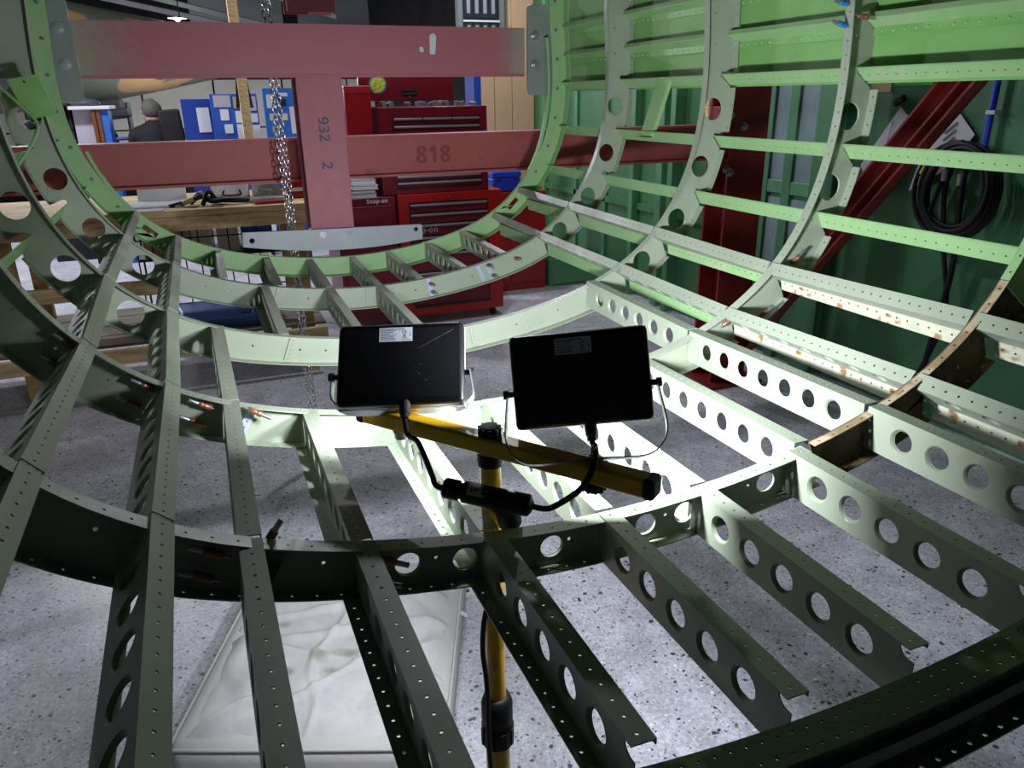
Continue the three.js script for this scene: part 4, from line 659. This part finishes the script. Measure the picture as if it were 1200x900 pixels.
  const sp = []; for (let i = 0; i < 30; i++) sp.push(box(0.014, 0.01, 0.02, 0.235 + rnd() * 0.12, 0.822 + rnd() * 0.02, -3.89 - rnd() * 0.08, rnd(), rnd() * 3, rnd())); const sm = lbl('small_parts', sp, M.buff, 'small brassy parts inside the clear plastic box', 'parts'); sm.userData.kind = 'stuff';
  lbl('metal_tray', [rbox(0.17, 0.018, 0.06, 0.004, 0.27, 0.822, -3.76, 0, 0.12)], M.alu, 'grey metal tray lying on the workbench', 'tray');
  lbl('red_tray', [rbox(0.13, 0.012, 0.05, 0.004, 0.28, 0.819, -3.665, 0, 0.05)], M.red, 'flat red tray at the front edge of the workbench', 'tray');
  const rb = thing('red_case', [0.42, 0.812, -3.85], 'red case with white lettering beside the chain on the workbench', 'case'); mk('shell', rbox(0.09, 0.085, 0.12, 0.012, 0.425, 0.855, -3.85), M.red, rb); mk('label', span(0.39, 0.45, 0.845, 0.862, -3.79, -3.788), M.white, rb);
  // covered item on the low shelf
  const tp = thing('blue_cover', [0.02, 0.25, -3.85], 'crumpled blue plastic tray with square hole on the low bench shelf', 'tray'); const s = new THREE.Shape(); s.moveTo(-0.2, 0.1); s.lineTo(-0.16, -0.12); s.lineTo(0.2, -0.13); s.lineTo(0.24, 0.03); s.lineTo(0.15, 0.14); s.closePath(); for (const [x, y, a, b] of [[0.1, -0.06, 0.035, 0.03], [0.06, 0.03, 0.022, 0.006]]) { const p = new THREE.Path(); p.moveTo(x - a, y - b); p.lineTo(x - a, y + b); p.lineTo(x + a, y + b); p.lineTo(x + a, y - b); p.closePath(); s.holes.push(p); }
  const g = new THREE.ExtrudeGeometry(s, { depth: 0.03, bevelEnabled: true, bevelSize: 0.012, bevelThickness: 0.01, bevelSegments: 3 }); g.rotateX(-Math.PI / 2); g.rotateX(0.16); g.translate(0.02, 0.275, -3.82); mk('shell', g, plain(0x3f6cb8, 0.4), tp);
}
// ---------------------------------------------------------------- far left of the hall
{
  const c = thing('white_cupboard', [-0.72, 0, -7.2], 'pale cupboard with brown wooden edge and blue end panel at the far left', 'cupboard');
  mk('carcass', span(-0.83, -0.68, 0, 1.22, -7.5, -7.0, 0.004), M.lilac, c); for (const x of [-0.70, -0.665]) mk('edge_strip', span(x, x + 0.028, 0, 1.2, -6.995, -6.96, 0.003), M.brown, c); mk('end_panel', span(-0.635, -0.585, 0, 1.2, -7.3, -6.97, 0.004), M.blueBright, c); mk('top', span(-0.85, -0.56, 1.2, 1.225, -7.5, -6.95, 0.003), M.white, c);
  const r = thing('tool_rack', [-0.95, 0, -7.1], 'black rack crowded with small tools left of the pale cupboard', 'rack'); mk('frame', [span(-1.2, -0.85, 0, 1.25, -7.4, -7.3), span(-0.87, -0.85, 0, 1.25, -7.3, -7.05), span(-1.2, -0.85, 1.23, 1.25, -7.4, -7.0), span(-1.2, -0.85, 0.9, 0.91, -7.3, -7.05), span(-1.2, -0.85, 1.05, 1.06, -7.3, -7.05)], M.dark, r);
  const bits = []; for (let i = 0; i < 60; i++) bits.push(box(0.015 + rnd() * 0.03, 0.02 + rnd() * 0.05, 0.02, -1.18 + rnd() * 0.3, (rnd() < .5 ? 0.935 : 1.085) + rnd() * 0.02, -7.1 - rnd() * 0.15, rnd(), rnd(), rnd())); const b = lbl('rack_clutter', bits, M.cladGrey, 'small grey tools heaped on the black rack', 'tools'); b.userData.kind = 'stuff';
  lbl('cloth_bundle', [place(new THREE.SphereGeometry(0.09, 20, 12), -0.86, 1.255, -7.15).scale(1, 1, 1)].map(g => { g.translate(0.86, -1.255, 7.15); g.scale(1.6, 0.45, 1); g.translate(-0.78, 1.245, -7.15); return g; }), M.darkGrey, 'dark cloth bundle on top of the cupboard', 'cloth');
}
{
  const board = (x0, x1, y1, z, mat, label, sheets) => { const t = thing('display_board', [(x0 + x1) / 2, 0, z], label, 'display board'); mk('panel', span(x0, x1, 0.25, y1, z - 0.02, z, 0.003), mat, t); for (const x of [x0 + 0.02, x1 - 0.04]) mk('leg', span(x, x + 0.02, 0, 0.25, z - 0.1, z + 0.08), M.darkGrey, t); for (const [a, b, c, d, m] of sheets) mk('sheet', place(new THREE.BoxGeometry(b - a, d - c, 0.003), (a + b) / 2, (c + d) / 2, z + 0.003, 0, 0, (rnd() - .5) * 0.03), m || M.paper, t); return t; };
  board(-0.05, 0.19, 1.265, -7.0, M.blue, 'dark blue display board with one white notice right of the seated person', [[0.06, 0.155, 1.01, 1.2]]);
  board(0.17, 0.53, 1.30, -6.9, M.blueBoard, 'blue display board with many notices behind the timber post', [[0.195, 0.325, 1.2, 1.29, M.lilac], [0.235, 0.30, 1.1, 1.185], [0.255, 0.32, 1.0, 1.07], [0.35, 0.41, 1.08, 1.17], [0.35, 0.44, 0.93, 1.07], [0.455, 0.52, 1.17, 1.28, M.lilac], [0.455, 0.52, 1.08, 1.15], [0.46, 0.53, 0.93, 1.06], [0.345, 0.375, 1.19, 1.28, M.buff]]);
  board(0.545, 0.80, 1.335, -6.5, M.blueBright, 'bright blue display board with notices and photographs by the chain', [[0.57, 0.635, 1.19, 1.29], [0.66, 0.73, 1.275, 1.30], [0.66, 0.715, 1.205, 1.255, M.dark], [0.58, 0.64, 1.1, 1.15, M.offwhite], [0.59, 0.645, 1.01, 1.06, M.buff], [0.665, 0.715, 1.1, 1.15, M.offwhite], [0.735, 0.79, 1.0, 1.2]]);
  const p = thing('timber_post', [0.378, 0, -6.0], 'bare timber post in front of the blue display boards', 'post'); mk('post', span(0.345, 0.411, 0, 3.4, -6.07, -6.0, 0.003), M.wood, p); for (const [a, b] of [[0.318, 0.345], [0.411, 0.438]]) mk('strap', [slab(V(a, 1.2, -6.03), V(a < .35 ? -0.1 : 0.12, -1, 0).normalize().multiplyScalar(-1), V(1, 0, 0), V(0, 0, 1), 0.5, 0.024, 0.004)], M.black, p);
  const k = thing('dark_panel', [-0.1, 0, -7.6], 'tall dark padded panel leaning beside the blue display board', 'panel'); mk('pad', [rbox(0.17, 1.18, 0.06, 0.02, -0.12, 0.6, -7.3, -0.03, 0, 0.06)], M.dark, k);
  const pn = thing('photo_cabinet', [2.0, 1.63, -5.95], 'hanging grey cabinet front with rows of framed dark photographs behind the top beam', 'cabinet');
  mk('carcass', span(1.95, 2.32, 1.63, 3.4, -5.97, -5.9, 0.004), M.cladGrey, pn); mk('panel', span(1.985, 2.27, 1.66, 2.06, -5.9, -5.892), M.dark, pn);
  for (let i = 0; i < 4; i++) for (let j = 0; j < 2; j++) { const f = mk('photo', span(2.0 + i * 0.065, 2.053 + i * 0.065, j ? 1.69 : 1.80, j ? 1.765 : 1.99, -5.892, -5.886), plain(0x2a3040, 0.3), pn); mk('portrait', [span(2.013 + i * 0.065, 2.04 + i * 0.065, j ? 1.70 : 1.83, j ? 1.75 : 1.93, -5.886, -5.884)], plain(0x98999c, 0.5), f); } mk('ledge', span(1.985, 2.27, 1.772, 1.785, -5.9, -5.88), M.paper, pn);
}
// aircraft at the back: camouflaged body with roundel, dark belly and undercarriage
{
  const t = thing('camouflaged_aircraft', [-1.2, 0, -9.6], 'camouflaged green and brown aircraft body with red and blue roundel at the far end', 'aircraft');
  const tex = canvasTex(512, 512, (c, w, h) => { c.fillStyle = '#66705f'; c.fillRect(0, 0, w, h); c.fillStyle = '#ad8a60'; for (let i = 0; i < 70; i++) { c.beginPath(); c.ellipse(rnd() * w, rnd() * h, 14 + rnd() * 34, 7 + rnd() * 16, rnd() * 3, 0, 7); c.fill(); } });
  const g = new THREE.LatheGeometry([[0.02, 0], [0.25, 0.1], [0.5, 0.6], [0.56, 1.4], [0.5, 2.2], [0.36, 3.0], [0.22, 3.7], [0.1, 4.3], [0.02, 4.5]].map(p => new THREE.Vector2(...p)), 40);
  along(g, V(-3.2, 1.70, -9.2), V(1.3, 1.73, -9.9)); mk('body', g, std({ map: tex, roughness: 0.55 }), t, true);
  const q = (r, m, d) => { const c = new THREE.SphereGeometry(1, 4, 4); c.dispose(); return mk('roundel', place(new THREE.CylinderGeometry(r, r, 0.02, 32), -0.17, 1.60 , -9.19 + d, Math.PI / 2 + 0.3, -0.2, 0), m, t); };
  q(0.13, M.blue, 0); q(0.06, M.red, 0.008);
  mk('belly_scoop', [rbox(0.62, 0.16, 0.5, 0.05, -0.92, 1.2, -9.2, 0, 0.1, 0.05), rbox(0.3, 0.1, 0.4, 0.04, -0.7, 1.14, -9.1, 0, 0.1, 0.1)], M.dark, t);
  for (const x of [-0.57, -2.3]) { mk('undercarriage_leg', [rod(V(x, 0.2, -9.1), V(x, 1.25, -9.15), 0.025, 12)], M.darkGrey, t); mk('wheel', place(new THREE.TorusGeometry(0.13, 0.055, 10, 28), x, 0.19, -9.1, 0, Math.PI / 2), M.rubber, t); }
  mk('wing', slab(V(-2.6, 1.42, -9.3), V(1, 0, 0), V(0, 0.02, 1).normalize(), V(0, 1, -0.02).normalize(), 1.3, 1.6, 0.1), std({ map: mottled(0x5b6258, 0.2, 1), roughness: 0.6 }), t);
  const wl = thing('work_lamp', [0.02, 0, -8.3], 'small white desk lamp on a thin arm right of the seated person', 'lamp'); mk('arm', tube([V(-0.02, 0.69, -8.3), V(-0.05, 0.9, -8.3), V(-0.1, 1.06, -8.3), V(-0.16, 1.12, -8.3)], 0.008, 24), M.darkGrey, wl); mk('head', lathe([[0.01, 0], [0.035, 0.05], [0.033, 0.05]], V(-0.16, 1.15, -8.3), V(-0.15, 1.0, -8.3), 16), M.paper, wl); mk('base', span(-0.12, 0.08, 0.68, 0.695, -8.4, -8.2), M.darkGrey, wl);
  const tb = thing('far_table', [-0.3, 0, -8.3], 'dark work table in front of the seated person', 'table'); mk('top', span(-0.9, 0.2, 0.66, 0.68, -8.6, -8.03, 0.003), M.woodGrey, tb); for (const [x, z] of [[-0.87, -8.05], [0.14, -8.05], [-0.87, -8.57], [0.14, -8.57]]) mk('leg', span(x, x + 0.03, 0, 0.66, z - 0.03, z), M.dark, tb);
  const cl = []; for (let i = 0; i < 40; i++) { const x = -0.88 + rnd() * 0.36; cl.push(box(0.02 + rnd() * 0.06, 0.03 + rnd() * 0.12, 0.03, x, 0.73 + rnd() * 0.26 * Math.max(0.1, (x < -0.6 ? 1 : 0.5)), -8.3 + rnd() * 0.2, rnd(), rnd(), rnd())); } const cm = lbl('bench_clutter', cl, M.dark, 'heap of dark machine parts left of the seated person', 'parts'); cm.userData.kind = 'stuff';
  lbl('blue_rail', [rod(V(-0.85, 0.93, -8.05), V(-0.3, 0.95, -8.05), 0.016, 10)], M.blue, 'blue tube lying across the clutter by the seated person', 'tube');
}
// the person at the back, seated, seen from behind
{
  const P = thing('person', [-0.3, 0, -7.75], 'person in a dark jacket with short grey hair sitting with their back to the camera', 'person');
  const B = [], O = V(-0.3, 0, -7.75), KP = 1.13;           // bones: a, b, ra, rb, part
  const b = (a, c, ra, rb, k = 0) => B.push([V(...a), V(...c), ra, rb, k]);
  b([0, .46, 0], [0, .62, .0], .125, .12); b([0, .62, 0], [0, .84, -.04], .12, .13); b([-.10, .86, -.04], [.10, .86, -.04], .072, .072);
  b([0, .86, -.04], [0, .99, -.06], .05, .045, 1); b([0, 1.03, -.065], [0, 1.045, -.06], .066, .066, 1); b([0, 1.0, -.09], [0, 1.02, -.10], .045, .05, 1);
  for (const s of [-1, 1]) { b([s * .145, .85, -.04], [s * .19, .66, -.06], .055, .043); b([s * .19, .66, -.06], [s * .12, .64, -.25], .042, .033); b([s * .12, .64, -.25], [s * .1, .635, -.31], .026, .022, 1); b([s * .07, .46, 0], [s * .09, .47, -.32], .082, .062); b([s * .09, .47, -.32], [s * .09, .09, -.30], .058, .04); b([s * .09, .05, -.30], [s * .09, .035, -.40], .036, .03); for (let f = 0; f < 4; f++) b([s * (.085 + f * .012), .63, -.33], [s * (.085 + f * .011), .622, -.372 + Math.abs(f - 1.5) * .006], .0075, .006, 1); b([s * .078, .632, -.31], [s * .066, .625, -.345], .008, .007, 1); }
  const N = 72, lo = V(-.3, -.02, -.48), sz = 1.2, mc = new MarchingCubes(N, M.jacket, false, false, 200000); mc.isolation = 0;
  const cap = (p, [a, c, ra, rb]) => { const ba = c.clone().sub(a), pa = p.clone().sub(a), h = Math.max(0, Math.min(1, pa.dot(ba) / ba.lengthSq())); return pa.addScaledVector(ba, -h).length() - (ra + (rb - ra) * h); };
  const f = p => { let d = 9; for (const q of B) { const e = cap(p, q), k = 0.03, h = Math.max(k - Math.abs(d - e), 0) / k; d = Math.min(d, e) - h * h * k * 0.25; } return d; };
  lo.set(-sz / 2, -0.03, -0.75);
  for (let k = 0; k < N; k++) for (let j = 0; j < N; j++) for (let i = 0; i < N; i++) mc.field[k * N * N + j * N + i] = -f(V(lo.x + i / N * sz, lo.y + j / N * sz, lo.z + k / N * sz));
  mc.update(); const n = mc.count ?? mc.geometry.drawRange.count, pa = mc.positionArray.slice(0, n * 3), na = mc.normalArray.slice(0, n * 3), ca = new Float32Array(n * 3);
  for (let i = 0; i < n; i++) { const p = V((pa[3 * i] + 1) / 2 * sz + lo.x, (pa[3 * i + 1] + 1) / 2 * sz + lo.y, (pa[3 * i + 2] + 1) / 2 * sz + lo.z); let best = 9, kk = 0; for (const q of B) { const e = cap(p, q); if (e < best) { best = e; kk = q[4]; } } const c = kk ? [0.5, 0.3, 0.22] : p.y < 0.5 ? [0.012, 0.015, 0.03] : [0.006, 0.007, 0.011]; ca.set(c, 3 * i); p.multiplyScalar(KP).add(O); pa.set([p.x, p.y, p.z], 3 * i); }
  const g = new THREE.BufferGeometry(); g.setAttribute('position', new THREE.BufferAttribute(pa, 3)); g.setAttribute('normal', new THREE.BufferAttribute(na, 3)); g.setAttribute('color', new THREE.BufferAttribute(ca, 3));
  mk('body', g, std({ vertexColors: true, roughness: 0.85 }), P);
  const hg = new THREE.SphereGeometry(0.075, 28, 20), hp = hg.attributes.position; for (let i = 0; i < hp.count; i++) { const x = hp.getX(i), y = hp.getY(i), z = hp.getZ(i), k = 1 + 0.05 * Math.sin(x * 130) * Math.sin(y * 110 + z * 90); const sq = z < -0.02 && y < 0.02 ? 0.8 : 1; hp.setXYZ(i, x * k * sq, y * k, z * k * (z < 0 ? 0.85 : 1)); } hg.computeVertexNormals(); hg.scale(KP, KP, KP); hg.translate(-0.3, 1.055 * KP, -7.75 - 0.052); mk('hair', hg, M.hair, P);
  for (const s of [-1, 1]) mk('ear', place(new THREE.SphereGeometry(0.014, 10, 8), -0.3 + s * 0.083, 1.03 * KP, -7.75 - 0.065), M.skinTone, P);
  const st = thing('stool', [-0.3, 0, -7.75], 'plain stool under the seated person', 'stool'); mk('seat', lathe([[0.001, 0], [0.15, 0], [0.155, 0.015], [0.001, 0.03]], V(-0.3, 0.36, -7.75), V(-0.3, 1, -7.75), 24), M.woodDark, st); for (let i = 0; i < 4; i++) mk('leg', rod(V(-0.3 + 0.13 * Math.cos(i * 1.57 + .78), 0, -7.75 + 0.13 * Math.sin(i * 1.57 + .78)), V(-0.3 + 0.1 * Math.cos(i * 1.57 + .78), 0.36, -7.75 + 0.1 * Math.sin(i * 1.57 + .78)), 0.014, 8), M.dark, st);
}
// ---------------------------------------------------------------- things on the green wall
{
  const X = WX - 0.004;
  const sheet = (name, pts, label, bend) => { const s = new THREE.Shape(pts.map(p => new THREE.Vector2(p[0], p[1]))); const g = new THREE.ExtrudeGeometry(s, { depth: 0.0012, bevelEnabled: false, steps: 1 }); g.rotateY(-Math.PI / 2); g.rotateZ(bend); g.translate(X - 0.012, 0, 0); const o = thing(name, [X - 0.012, pts[0][1], pts[0][0]], label, 'paper', 'papers clipped to the green wall'); mk('sheet', g, M.paper, o); return o; };
  // shape coordinates: first is z, second is height
  const p1 = sheet('hanging_paper', [[-2.36, 1.19], [-2.28, 1.13], [-2.33, 0.88], [-2.47, 0.885], [-2.52, 0.96]], 'white papers hanging by a black clip left of the slanting red brace', 0);
  mk('fold', box(0.003, 0.22, 0.004, X - 0.016, 1.03, -2.40, 0.15), M.lilac, p1); mk('yellow_mark', box(0.003, 0.05, 0.012, X - 0.017, 1.0, -2.455, -0.3), plain(0xd8b93a, 0.8), p1);
  const p2 = sheet('hanging_paper', [[-2.125, 1.20], [-2.02, 1.10], [-2.10, 0.98], [-2.26, 0.88], [-2.23, 1.0]], 'white printed papers hanging right of the slanting red brace', 0);
  mk('yellow_mark', box(0.003, 0.08, 0.025, X - 0.017, 0.985, -2.20, 0.25), plain(0xd8b93a, 0.8), p2); for (let i = 0; i < 3; i++) mk('text_line', box(0.003, 0.005, 0.06, X - 0.017, 1.12 - i * 0.025, -2.12, -0.7), M.cladGrey, p2);
  const cl = thing('bulldog_clip', [X, 1.2, -2.375], 'black spring clip holding papers on the green wall', 'clip'); mk('jaw', rbox(0.022, 0.024, 0.05, 0.003, X - 0.012, 1.213, -2.372, -0.5), M.black, cl); mk('wire', tube([V(X - 0.02, 1.22, -2.38), V(X - 0.03, 1.20, -2.385), V(X - 0.024, 1.185, -2.38)], 0.002, 14), M.chrome, cl);
  lbl('buff_label', span(X - 0.004, X, 1.245, 1.295, -2.53, -2.43), M.buff, 'buff card label stuck on the green wall below the skin', 'label');
  lbl('lime_tape', span(X - 0.003, X, 1.268, 1.288, -2.42, -2.24), M.lime, 'strip of bright green tape on the green wall', 'tape');
  const hz = thing('air_pipe', [X, 1.0, -1.96], 'blue air pipe running down the green wall to the black hose', 'pipe'); mk('pipe', rod(V(X - 0.025, 1.03, -1.965), V(X - 0.025, 1.75, -1.955), 0.011, 16), plain(0x2448d8, 0.35), hz); mk('clip', rbox(0.03, 0.014, 0.036, 0.003, X - 0.022, 1.175, -1.96), M.white, hz);
  const hs = thing('air_hose', [X, 0.9, -2.05], 'coil of black rubber air hose hanging on the green wall', 'hose');
  const coil = (ry, rz, cz, cy, dx, w0, n) => { const L = []; for (let i = 0; i <= n * 24; i++) { const a = i / 24 * 2 * Math.PI, k = i / (n * 24); L.push(V(X - 0.02 - dx - 0.008 * Math.sin(a * 0.5 + w0) - 0.02 * k, cy + (ry + 0.012 * Math.sin(k * 9 + w0)) * Math.cos(a), cz + (rz + 0.014 * Math.cos(k * 7 + w0)) * Math.sin(a))); } return tube(L, 0.0085, n * 60, 8); };
  mk('coil', [coil(0.165, 0.155, -2.03, 0.905, 0.01, 0, 3), coil(0.155, 0.135, -2.01, 0.905, 0.04, 1.4, 3), coil(0.14, 0.12, -2.0, 0.91, 0.06, 2.6, 2)], M.rubber, hs);
  mk('hanging_end', [tube([V(X - 0.05, 1.04, -2.05), V(X - 0.06, 0.9, -2.06), V(X - 0.05, 0.7, -2.03), V(X - 0.04, 0.45, -1.98), V(X - 0.03, 0.2, -2.05), V(X - 0.03, 0.02, -2.12)], 0.009, 60), tube([V(X - 0.06, 1.02, -2.0), V(X - 0.07, 0.85, -1.98), V(X - 0.05, 0.6, -1.98), V(X - 0.04, 0.3, -2.02), V(X - 0.03, 0.02, -2.05)], 0.011, 60), tube([V(X - 0.06, 1.0, -2.06), V(X - 0.08, 0.82, -2.09), V(X - 0.07, 0.76, -2.06)], 0.008, 30)], M.rubber, hs);
  mk('coupling', [rod(V(X - 0.075, 0.94, -2.06), V(X - 0.075, 0.98, -2.06), 0.011, 12), rod(V(X - 0.075, 0.80, -2.10), V(X - 0.075, 0.84, -2.095), 0.008, 12), rod(V(X - 0.08, 0.93, -1.99), V(X - 0.08, 0.97, -1.99), 0.011, 12)], M.zincSteel, hs); mk('bracket', rbox(0.07, 0.05, 0.1, 0.012, X - 0.035, 1.035, -2.04), M.darkGrey, hs); mk('tape_band', rod(V(X - 0.06, 0.955, -2.17), V(X - 0.06, 0.985, -2.155), 0.0115, 12), plain(0xd8b02a, 0.5), hs);
  lbl('timber_offcut', [rbox(0.02, 0.1, 0.07, 0.008, X - 0.02, 1.17, -3.62)], M.wood, 'rounded wooden block fixed to the green wall beside the red post', 'block');
}
// ---------------------------------------------------------------- to metres, shadows, render
{
  const done = new Set();
  scene.traverse(o => {
    if (o !== scene) o.position.multiplyScalar(S);
    if (o.isMesh) { o.castShadow = o.receiveShadow = true; if (!done.has(o.geometry)) { done.add(o.geometry); o.geometry.scale(S, S, S); } }
    if (o.isRectAreaLight) { o.width *= S; o.height *= S; }
  });
}
scene.updateMatrixWorld(true);
renderer.render(scene, camera);
